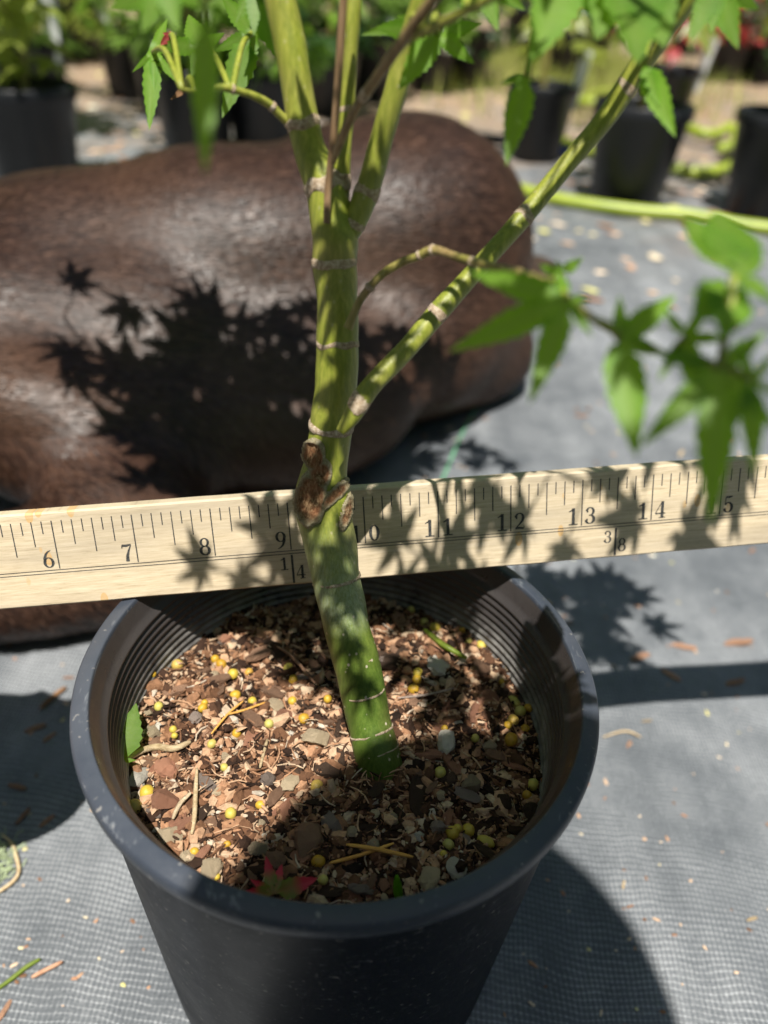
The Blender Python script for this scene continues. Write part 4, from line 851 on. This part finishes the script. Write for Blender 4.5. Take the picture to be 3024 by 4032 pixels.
# ================================================================== NURSERY BEHIND
POTP = [(.052, .002), (.055, .006), (.0705, .128), (.0735, .131), (.0755, .134), (.0755, .148), (.0735, .150), (.071, .149), (.0695, .14), (.066, .125), (.001, .123)]
potme = bpy.data.meshes.new('bgpot'); v, f = lathe([(.001, .002)]+POTP, 48); potme.from_pydata(v, [], f); potme.materials.append(M_bgpot); potme.polygons.foreach_set('use_smooth', [True]*len(f))
bsoil = bpy.data.meshes.new('bgsoil'); v, f = lathe([(.0005, .134), (.03, .132), (.0665, .127)], 32); bsoil.from_pydata([(a, b, c_+.004*noise.noise(Vector((a*60, b*60, 1)))) for a, b, c_ in v], [], f); bsoil.materials.append(M_soil)
def crown_geo(n, rx, rz, z0, size, seed, base=(0, 0, 0), low=.0):
    rr = random.Random(seed); g = []
    for i in range(n):
        a = rr.uniform(0, 6.3); q = sqrt(rr.random()); zz = rr.random()
        sh = (sin(pi*min(1, .12+zz*.9))**.6)
        C = Vector((base[0]+cos(a)*q*rx*sh, base[1]+sin(a)*q*rx*sh, z0+zz*rz)); ax = Vector((cos(a+rr.gauss(0, .7)), sin(a+rr.gauss(0, .7)), rr.uniform(-.9, .1))); nr = Vector((rr.gauss(0, .4), rr.gauss(0, .4), 1))
        g.append(gen_leaf(C, ax, nr, size*rr.uniform(.7, 1.25), seed*1000+i, .2, 5, n=3, width=.24))
    return g
def bgplant(px, py, rot, leafM, label_pot, label_plant, kind, ncr=70, rx=.12, rz=.35, z0=.22, size=.035, sc=1.0, tagside=None, seed=1):
    P = at_z(px, py, 0); k = sc
    C = Vector((P.x, P.y+.055*k, ground_h(P.x, P.y)*.5))
    pr = empty('nursery_pot', C); pr.scale = (k, k, k); tag(pr, label_pot, 'pot'); link('pot_wall', potme, None, pr); link('soil', bsoil, None, pr)
    if tagside is not None:
        o = link('plant_tag', box(0, 0, 0, .024, .002, .11), M_tag, pr, False); o.location = (cos(tagside)*.068, sin(tagside)*.068-.02, .16); o.rotation_euler = (.12, .1, .2)
    t = empty('maple_tree' if kind != 'shrub' else 'shrub', C+Vector((0, 0, .130*k))); tag(t, label_plant, 'tree' if kind != 'shrub' else 'shrub')
    rr = random.Random(seed); top = z0+rz*.8-.13; P_ = [(0, 0, -.02, .006), (rr.gauss(0, .008), rr.gauss(0, .008), top*.35, .0055), (rr.gauss(0, .02), rr.gauss(0, .02), top*.7, .0045), (rr.gauss(0, .03), rr.gauss(0, .03), top, .002)]
    c = catmull(P_, 6); parts = [tube([p[:3] for p in c], [p[3] for p in c], 8)]
    for b in range(6):
        a = rr.uniform(0, 6.3); i = rr.randrange(5, 14); s = Vector(c[i][:3]); l = rr.uniform(.06, .14); parts.append(tube([s, s+Vector((cos(a)*l*.5, sin(a)*l*.5, l*.35)), s+Vector((cos(a)*l, sin(a)*l, l*.8))], [.003, .002, .0012], 6))
    o = link('trunk', join(parts), M_stem, t); setattrs(o, brown=.4, grey=0.)
    link('crown', leaf_mesh('crown', crown_geo(ncr, rx, rz, z0-.13, size, seed), leafM), None, t)
    return t
bgplant(105, 800, 0, M_leafyel, 'black nursery pot at the far left showing a curved shadow on its side', 'bright yellow-green maple in the pot nearest behind the dog', 'm', 90, .10, .30, 0.165, .045, 1.0, None, 1)
bgplant(95, 545, 0, M_leafbg, 'shaded black nursery pot with a white tag standing behind the leftmost pot', 'green maple growing in the tagged pot at the far left', 'm', 135, .16, .35, 0.13, .045, 1.1, -.1, 2)
bgplant(500, 395, 0, M_leafyel, 'small-looking black pot alone on the tan litter beyond the dog', 'slender yellow-green maple standing alone on the tan litter', 'm', 105, .14, .35, 0.125, .04, 1.0, 2.6, 3)
bgplant(755, 660, 0, M_leafbg, 'sunlit grey-black pot behind the dog left of the trunk', 'green maple in the sunlit pot left of the trunk', 'm', 135, .15, .35, 0.155, .045, 1.0, None, 4)
bgplant(1030, 650, 0, M_leafbg, 'shaded black pot behind the dog just left of the trunk', 'dense green maple in the shaded pot left of the trunk', 'm', 165, .16, .35, 0.15, .045, 1.0, None, 5)
bgplant(1285, 470, 0, M_leafdk, 'grey-lit pot seen between the sapling stems', 'dark green maple seen between the sapling stems', 'm', 195, .17, .4, 0.135, .045, 1.0, None, 6)
bgplant(1440, 400, 0, M_leafbg, 'black pot partly hidden by the middle stem', 'green maple behind the middle stem', 'm', 135, .16, .35, 0.13, .045, 1.0, None, 7)
bgplant(1690, 365, 0, M_leafbg, 'black pot with an orange and white tag right of the sapling stems', 'light green maple right of the sapling stems', 'm', 135, .16, .35, 0.125, .045, 1.0, -.9, 8)
bgplant(1830, 350, 0, M_leafdk, 'black pot under a feathery dark green shrub', 'feathery dark green shrub with orange stems', 'shrub', 240, .15, .30, 0.085, .03, 1.0, None, 9)
bgplant(2110, 645, 0, M_leafyel, 'grey-black pot with a long white tag beside the coiled hose', 'sparse yellow-green maple beside the coiled hose', 'm', 48, .14, .35, 0.2, .04, .92, .05, 10)
bgplant(2480, 840, 0, M_leafyel, 'large black pot standing behind the straight yellow-green hose', 'sparse maple in the large pot behind the straight hose', 'm', 40, .12, .35, 0.235, .04, 1.05, None, 11)
bgplant(2590, 560, 0, M_leafredbg, 'dark pot with a white tag behind the large pot by the hose', 'crimson-leaved maple behind the large pot by the hose', 'm', 90, .17, .35, 0.18, .04, 1.0, -.2, 12)
bgplant(3030, 890, 0, M_leafyel, 'black pot at the far right with a double-ridged rim', 'sparse maple in the pot at the far right', 'm', 36, .14, .35, 0.25, .04, 1.05, None, 13)
bgplant(2860, 330, 0, M_leafredbg, 'far black pot with a white tag near the crimson maples', 'crimson maple at the far right', 'm', 165, .22, .4, 0.12, .045, 1.1, .2, 14)
bgplant(3000, 335, 0, M_leafdk, 'far black pot under a low dark green shrub', 'low dark green shrub at the far right', 'shrub', 225, .18, .28, 0.05, .035, 1.1, None, 15)
bgplant(2330, 255, 0, M_leafredbg, 'far black pot behind the dry grass', 'crimson and olive maple behind the dry grass', 'm', 135, .25, .4, 0.1, .045, 1.2, None, 16)
bgplant(300, 245, 0, M_leafyel, 'far black pot behind the lone pot on the litter', 'pale yellow-green maple far behind on the left', 'm', 180, .25, .4, 0.07, .045, 1.2, None, 17)
bgplant(760, 250, 0, M_leafyel, 'far black pot behind the two pots left of the trunk', 'yellow-green maple far behind left of the trunk', 'm', 210, .28, .42, 0.07, .045, 1.2, None, 18)
bgplant(1150, 220, 0, M_leafbg, 'far black pot behind the main stem', 'green maple far behind the main stem', 'm', 210, .3, .42, 0.08, .045, 1.2, None, 19)
bgplant(2060, 230, 0, M_leafyel, 'far black pot behind the hanging leaf', 'olive maple far behind the hanging leaf', 'm', 180, .3, .42, 0.1, .045, 1.2, None, 20)
bgplant(640, 470, 0, M_leafbg, 'shaded black pot between the lone pot and the sunlit pot', 'mid green maple between the lone pot and the sunlit pot', 'm', 130, .18, .38, .115, .045, 1.0, None, 22)
bgplant(-120, 400, 0, M_leafyel, 'shaded black pot behind the far left pots', 'bright olive maple behind the far left pots', 'm', 150, .2, .38, .12, .045, 1.1, None, 23)
bgplant(1560, 300, 0, M_leafdk, 'far black pot beside the white post', 'dark green maple beside the white post', 'm', 160, .25, .4, .09, .045, 1.1, None, 24)
bgplant(2230, 330, 0, M_leafdk, 'far black pot in the dry grass', 'dark green maple in the dry grass', 'm', 90, .2, .4, .16, .045, 1.0, None, 25)
bgplant(2700, 215, 0, M_leafbg, 'far black pot between the crimson maples', 'green maple between the crimson maples', 'm', 180, .3, .42, 0.11, .045, 1.2, None, 21)
# bushes closing the view
for i, (x, y, rx, rz, M, lb) in enumerate(((-3.4, 6.2, 1.2, 2.0, M_leafdk, 'large dark bush beyond the pots at the far left'), (-1.3, 7.0, 1.3, 2.4, M_leafbg, 'tall green bush beyond the pots left of the trunk'), (.8, 7.6, 1.3, 2.2, M_leafdk, 'tall dark bush straight beyond the trunk'), (3.0, 7.4, 1.3, 2.0, M_leafyel, 'yellow-green bush beyond the hose'), (5.4, 7.0, 1.4, 2.2, M_leafbg, 'broad green bush beyond the crimson maples'), (-5.8, 5.2, 1.3, 2.2, M_leafbg, 'green bush furthest to the left'), (7.6, 6.0, 1.3, 2.2, M_leafdk, 'dark bush furthest to the right'))):
    t = tag(empty('bush', (x, y, 0)), lb, 'bush'); o = link('trunk', tube([(0, 0, -.02), (.03, .02, .5), (0, .05, rz*.8)], [.05, .04, .015], 8), M_stem, t); setattrs(o, brown=1.)
    link('crown', leaf_mesh('crown', crown_geo(650, rx, rz, .05, .13, 60+i), M), None, t)
# unseen tall trees added round the nursery to shut out the low sky
def sky_block_tree(x, y, h, cr, seed, M, lb):
    rr = random.Random(seed); t = tag(empty('tree', (x, y, 0)), lb, 'tree'); c = catmull([(0, 0, -.05, .16), (rr.gauss(0, .1), rr.gauss(0, .1), h*.4, .12), (rr.gauss(0, .2), rr.gauss(0, .2), h*.95, .03)], 6); parts = [tube([p[:3] for p in c], [p[3] for p in c], 9)]; cl = []
    for b in range(16):
        a = rr.uniform(0, 6.3); i_ = rr.randrange(3, 12); s0 = Vector(c[i_][:3]); l = cr*rr.uniform(.5, 1.0)*(1.15-.5*i_/12); e = s0+Vector((cos(a)*l, sin(a)*l, rr.uniform(.1, .5)*l)); parts.append(tube([s0, (s0+e)/2+Vector((0, 0, .1*l)), e], [.05, .03, .012], 6)); cl += [e, (s0*.4+e*.6)]
    o = link('trunk', join(parts), M_stem, t); setattrs(o, brown=1.)
    V = []; F = []
    for q in range(3600):
        e = rr.choice(cl); p = e+Vector((rr.gauss(0, cr*.24), rr.gauss(0, cr*.24), rr.gauss(0, cr*.22))); s_ = rr.uniform(.07, .16)
        if p.z < .3: continue
        a = Vector((rr.gauss(0, 1), rr.gauss(0, 1), rr.gauss(0, .6))).normalized()*s_; b = a.orthogonal().normalized()*s_*.45; k = len(V); V += [p-a, p+b, p+a, p-b]; F.append((k, k+1, k+2, k+3))
    me = bpy.data.meshes.new('crown'); me.from_pydata([tuple(v) for v in V], [], F)
    for nm in ('vein', 'cen'): me.attributes.new(nm, 'FLOAT', 'POINT')
    me.materials.append(M); link('crown', me, None, t, False)
for i, (x, y, h, cr) in enumerate(((-4.5, -4.5, 6.5, 2.4), (-1.2, -6.5, 7, 2.6), (2.4, -6.2, 7, 2.6), (5.2, -3.6, 6.5, 2.4), (6.2, .4, 6.5, 2.4), (6.0, 4.4, 6.5, 2.4), (-5.6, -.6, 6.5, 2.4), (-5.4, 3.2, 6.5, 2.4), (-3.0, 8.6, 7.5, 2.6), (.6, 9.4, 8, 2.8), (4.4, 9.0, 7.5, 2.6))):
    sky_block_tree(x, y, h, cr, 300+i, [M_leafdk, M_leafbg][i % 2], 'tall %s tree added to block low sky at the %s edge of the nursery' % (['dark green', 'mid green'][i % 2], ['south-west', 'south', 'south-east', 'east by south', 'east', 'north-east', 'west', 'north-west', 'north by west', 'north', 'north by east'][i]))
# white post
P = at_z(1515, 330, 0); tag(link('post', join([tube([(P.x, P.y, -.02), (P.x, P.y, .9)], .022, 16), tube([(P.x, P.y, .9), (P.x, P.y, .915)], .026, 16)]), M_white), 'thin white post standing among the pots behind the stems', 'post')
# hoses
def hose(pts, rad, label, name='garden_hose', M=M_hose, z=.0, wob=0):
    P = [at_z(x, y, 0) for x, y in pts]; P = [Vector((p.x, p.y, max(0, ground_h(p.x, p.y))+rad+z+(wob*abs(sin(i*1.7))))) for i, p in enumerate(P)]
    c = catmull([tuple(p) for p in P], 10); tag(link(name, tube(c, rad, 14), M), label, 'hose')
hose([(1700, 700), (1900, 735), (2060, 780), (2200, 812), (2360, 838), (2520, 858), (2700, 880), (2900, 912), (3100, 940), (3500, 1000)], .0105, 'yellow-green hose lying straight in front of the large pot')
hose([(2900, 660), (2830, 705), (2740, 712), (2650, 700), (2560, 690), (2440, 660), (2300, 625), (2200, 590), (2130, 545), (2120, 490), (2190, 462), (2270, 425), (2350, 392), (2440, 375)], .0115, 'yellow-green hose looping behind the large pot', wob=.006)
hose([(2140, 395), (2200, 408), (2270, 440), (2340, 452), (2420, 440), (2520, 470), (2680, 560), (2790, 585), (2860, 560), (2880, 610), (2820, 650)], .0115, 'yellow-green hose crossing over another loop behind the tagged pot', z=.014, wob=.005)
hose([(1830, 540), (1890, 565), (1960, 570), (2030, 560), (2140, 590), (2230, 612), (2300, 600)], .009, 'black drip pipe lying beyond the rump of the dog', 'drip_pipe', M_blackpipe)
P = at_z(2185, 610, 0); o = tag(link('strap', join([box(0, 0, .008, .05, .012, .016), box(.03, .004, .006, .03, .01, .012)]), M_blue, smooth=False), 'small blue plastic strap beside the tagged grey-black pot', 'strap'); o.location = P; o.rotation_euler = (0, 0, -.2)
# dry grass
rr = random.Random(9); V = []; F = []
for i in range(4200):
    P = at_z(rr.uniform(1900, 2560), 295, 0); x = P.x+rr.gauss(0, .15); y = P.y+rr.gauss(0, .45); h = rr.uniform(.03, .09); a = rr.uniform(0, 6.3); b = rr.gauss(0, .4)*h; w_ = .002
    o = len(V); V += [(x-w_*cos(a), y-w_*sin(a), 0), (x+w_*cos(a), y+w_*sin(a), 0), (x+b*sin(a), y-b*cos(a), h)]; F.append((o, o+1, o+2))
tag(link('dry_grass', (V, F), M_grass, smooth=False), 'patch of yellow-green grass between the far pots', 'grass', kind='stuff')

# ================================================================== LITTER ON THE FABRIC
def on_ground(px, py, e=0):
    P = at_z(px, py, 0)
    for _ in range(3): P = at_z(px, py, ground_h(P.x, P.y)+e)
    return P
o = link('marker_thread', tube([on_ground(x, y)+Vector((0, 0, .0008)) for x, y in ((1885, 1590), (1850, 1650), (1800, 1750), (1760, 1850), (1710, 1960), (1640, 2150))], .0012, 6), M_thread); o.parent = bpy.data.objects['ground']
def litter_geo():
    rr = random.Random(21); V = []; F = []
    def fleck(x, y, s):
        a = rr.uniform(0, 6.3); el = rr.uniform(1, 2.6); n = 6; o = len(V); z0 = ground_h(x, y)+.0004+s*.12
        for q in range(n):
            t = 2*pi*q/n; r_ = s*rr.uniform(.7, 1.2); u, v_ = cos(t)*r_*el, sin(t)*r_; V.append((x+u*cos(a)-v_*sin(a), y+u*sin(a)+v_*cos(a), z0+rr.uniform(-.1, .25)*s))
        V.append((x, y, z0+s*.45)); F.extend((o+q, o+(q+1) % n, o+n) for q in range(n))
    for i in range(520):
        px = rr.uniform(-200, 3200); py = rr.uniform(1150, 4100); P = at_z(px, py, 0)
        if P.x**2+P.y**2 < .075**2: continue
        fleck(P.x, P.y, rr.uniform(.0003, .0009)*(1+2.2*max(0, P.y)))
    for i in range(2600):
        x = rr.uniform(-2.2, 2.4); y = .75+2.6*rr.random()**1.2
        if noise.noise(Vector((x*2, y*2, 3)))+.35*(y < 1.0)*0 > -.1: fleck(x, y, rr.uniform(.003, .009))
    return V, F
def b_lit(k): k.col(k.ramp(k.island(), [(0, (.13, .07, .04)), (.3, (.36, .19, .11)), (.55, (.52, .36, .24)), (.8, (.62, .52, .40)), (.95, (.50, .48, .16)), (1, (.7, .68, .62))]))
M_lit = mat('leaf_litter', b_lit, .85, .2)
tag(link('leaf_litter', litter_geo(), M_lit, smooth=False), 'fine flecks of bark and dry leaf scattered over the weed fabric', 'litter', kind='stuff')
fm = [bark_mesh('flake', s, M_orange) for s in (2, 5, 8)]+[bark_mesh('flake', 3, M_straw)]
for i, (px, py, hp, ang, lb) in enumerate(((140, 2870, 50, .4, 'dull brown dry leaf scrap in the shade left of the pot'), (195, 2905, 36, 1.0, 'small brown dry leaf scrap in the shade left of the pot'), (92, 3215, 46, 1.2, 'orange curled leaf scrap at the edge of shade left of the pot'), (185, 3235, 40, .9, 'orange leaf scrap with a stalk left of the pot'), (270, 2670, 26, .2, 'pale orange leaf scrap between the dog leg and the pot'), (70, 3100, 48, -.2, 'thin brown needle-like scrap in the shade left of the pot'),
    (2520, 2590, 60, .5, 'orange bark scrap beside the stick shadow right of the pot'), (2690, 2550, 60, -.15, 'long orange bark scrap among leaf shadows right of the pot'), (2900, 2535, 75, .05, 'long pink-brown bark scrap at the far right'), (2640, 2660, 50, -.7, 'pale curled bark scrap inside the stick shadow'), (2890, 2690, 55, .3, 'brown bark scrap inside the stick shadow at the far right'), (2545, 2840, 24, 0, 'round beige seed on the sunlit fabric right of the pot'), (2475, 2935, 26, 1.0, 'orange seed on the sunlit fabric close to the pot rim'), (2480, 3570, 22, .4, 'small red-brown scrap at the edge of the front shadow'), (2455, 3485, 24, 1.2, 'cream seed at the edge of the front shadow'), (2960, 3620, 30, .3, 'cream seed at the far right front'),
    (2330, 1185, 60, .2, 'pale orange dry leaf heap behind the right leaves'), (2650, 1215, 50, .5, 'orange scrap behind the right leaves'), (1850, 1655, 30, 0, 'orange scrap at the edge of the shade of the dog'), (2290, 1640, 34, .2, 'pink scrap on the sunlit fabric behind the yardstick'), (2320, 1610, 30, 1, 'pale scrap touching a pink one behind the yardstick'), (2680, 1790, 30, 1.0, 'golden dry scrap just behind the yardstick'), (20, 3980, 50, 1.4, 'red-brown strip at the front left corner'), (2960, 2170, 28, .8, 'pink scrap just below the yardstick at the far right'))):
    P = on_ground(px, py); h = hp*.8*depth(P)/FPX
    o = put('leaf_scrap', fm[3 if 'cream' in lb or 'beige' in lb or 'golden' in lb else i % 3], P+Vector((0, 0, h*.14)), (h, h*.62, h*.5), (R_.gauss(0, .15), R_.gauss(0, .15), ang)); tag(o, lb, 'litter')
strand('twig', [(8, 3293), (50, 3330), (70, 3390), (78, 3440), (55, 3480), (0, 3520), (-60, 3550)], 14, M_straw, 'thin curved twig looping round the pale lichen left of the pot', 'twig', lift=.002, surf=on_ground)
strand('twig', [(-60, 3940), (40, 3870), (110, 3815), (162, 3785)], 17, M_leafyel, 'straight yellow-green stalk at the front left', 'twig', lift=.002, surf=on_ground)
strand('twig', [(128, 3858), (180, 3830), (250, 3795)], 18, M_orange, 'short orange stalk beside the yellow-green one', 'twig', lift=.002, surf=on_ground)
strand('twig', [(2370, 2912), (2440, 2890), (2480, 2892), (2520, 2912)], 8, M_straw, 'thin pale straw leaning by the right side of the pot rim', 'straw', lift=.002, surf=on_ground)
strand('twig', [(160, 2800), (215, 2750), (262, 2715)], 20, M_brown, 'straight brown twig in the shade between dog and pot', 'twig', lift=.002, surf=on_ground)
rr = random.Random(4); parts = []; c0 = on_ground(-12, 3420)
for i in range(70):
    a = rr.uniform(0, 6.3); p = c0+Vector((rr.gauss(0, .0028), rr.gauss(0, .0045), .0015)); pts = [p]
    for s in range(5): a += rr.gauss(0, .8); p = p+Vector((cos(a)*.0022, sin(a)*.0022, rr.gauss(.0004, .0011))); p.z = max(p.z, c0.z+.0003); pts.append(p)
    parts.append(tube(pts, .00022, 4))
tag(link('lichen_tuft', join(parts), M_lichen), 'pale green stringy lichen tuft on the fabric at the left', 'lichen', kind='stuff')

# ================================================================== PERSON TAKING THE PICTURE (behind the lens)
person = tag(empty('person', (.05, -.55, 0)), 'kneeling person in navy shirt and jeans holding the end of the yardstick', 'person')
pl = person.location
def rel(shapes): return [(s[0], Vector(s[1])-pl if s[0] == 'e' else [(p[0]-pl.x, p[1]-pl.y, p[2], p[3]) for p in s[1]], *s[2:]) for s in shapes]
HC = Vector((.033, -.312, .660))
HS = P10+U*(-7.3*IN)+Vv*.014                     # left hand on the stick
body = [E3(HC, (.072, .090, .108)), E3(HC+Vector((0, .055, -.055)), (.048, .05, .06)), E3(HC+Vector((0, .093, -.022)), (.012, .016, .018)), E3(HC+Vector((-.073, 0, -.02)), (.012, .02, .03)), E3(HC+Vector((.073, 0, -.02)), (.012, .02, .03)),
 ('t', [(.044, -.36, .60, .055), (.044, -.42, .54, .058), (.045, -.47, .50, .07)]),
 ('t', [(.045, -.46, .48, .11), (.045, -.58, .40, .135), (.047, -.72, .30, .14), (.05, -.82, .24, .15)]), E3((.045, -.46, .47), (.20, .085, .075)),
 ('t', [(-.13, -.46, .47, .06), (-.27, -.38, .36, .048), (-.36, -.27, .24, .04), (-.33, -.12, .185, .034), (HS.x-.055, HS.y-.055, HS.z+.01, .026)]),
 ('t', [(.22, -.46, .47, .06), (.32, -.49, .37, .048), (.35, -.55, .31, .042), (.30, -.585, .325, .034), (.262, -.60, .335, .026)]),
 ('t', [(-.05, -.80, .22, .10), (-.10, -.62, .20, .095), (-.13, -.46, .09, .065), (-.14, -.60, .055, .055), (-.14, -.82, .05, .045), (-.14, -.93, .05, .04)]),
 ('t', [(.15, -.80, .22, .10), (.22, -.60, .22, .095), (.27, -.48, .10, .065), (.26, -.62, .055, .055), (.25, -.84, .05, .045), (.25, -.95, .05, .04)])]
def hand(C, along, palm, gripx, L=.085, s=1):   # palm block, four curled fingers and a thumb; along = knuckle row, palm = towards the thing held
    a = Vector(along).normalized(); p = Vector(palm).normalized(); q = a.cross(p)*s; out = [E3(C-p*.022-q*.012, (.028, .028, .028))]
    for i, (o_, l) in enumerate(zip((-.031, -.010, .011, .031), (.9, 1.0, .96, .8))):
        b = C+a*o_-p*.024+q*.012; out.append(('t', [(*(b), .0105), (*(b+q*.020*l+p*.010), .0095), (*(b+q*.022*l+p*.034*l), .0088), (*(b+q*.002+p*.046*l), .0078)]))
        out.append(('t', [(*(C-q*.03-p*.022+a*o_*.6), .014), (*b, .0115)]))
    t = C-q*.03-p*.018+a*.030; out.append(('t', [(*t, .013), (*(t+a*.014+p*.022), .0105), (*(t+a*.006+p*.040+q*.018), .009)])); return out
body += hand(HS-(-Nn)*(-.0)+Nn*.006, U, -Nn, 0)
body += hand(Vector((.225, -.575, .338)), (0, 1, 0), (-.25, 0, -1), 0)
pb = fused('body', rel(body), M_skin, .0062, 3, person)
cl = fused('shirt', rel([('t', [(.045, -.485, .475, .118), (.045, -.58, .405, .148), (.047, -.72, .31, .155), (.05, -.80, .26, .16)]), E3((.045, -.47, .465), (.205, .092, .08)), ('t', [(-.13, -.465, .468, .07), (-.25, -.395, .37, .06)]), ('t', [(.22, -.465, .468, .07), (.295, -.43, .37, .06)])]), M_cloth, .012, 4, person)
fused('jeans', rel([(s[0], [(p[0], p[1], p[2], p[3]+.012) for p in s[1]]) for s in body[10:12]]+[E3((.05, -.82, .24), (.17, .14, .14))]), M_denim, .012, 3, person)
fused('hair', rel([E3(HC+Vector((0, -.012, .020)), (.087, .096, .106)), E3(HC+Vector((0, -.045, -.02)), (.070, .060, .085))]), M_hair, .008, 3, person)
for sgn in (-1, 1): link('eye', blob_mesh('eye', 2, 2, 0, 1, 0, M_white), None, person); COL.objects[-1].scale = (.011,)*3; COL.objects[-1].location = HC+Vector((sgn*.028, .077, .0))-pl
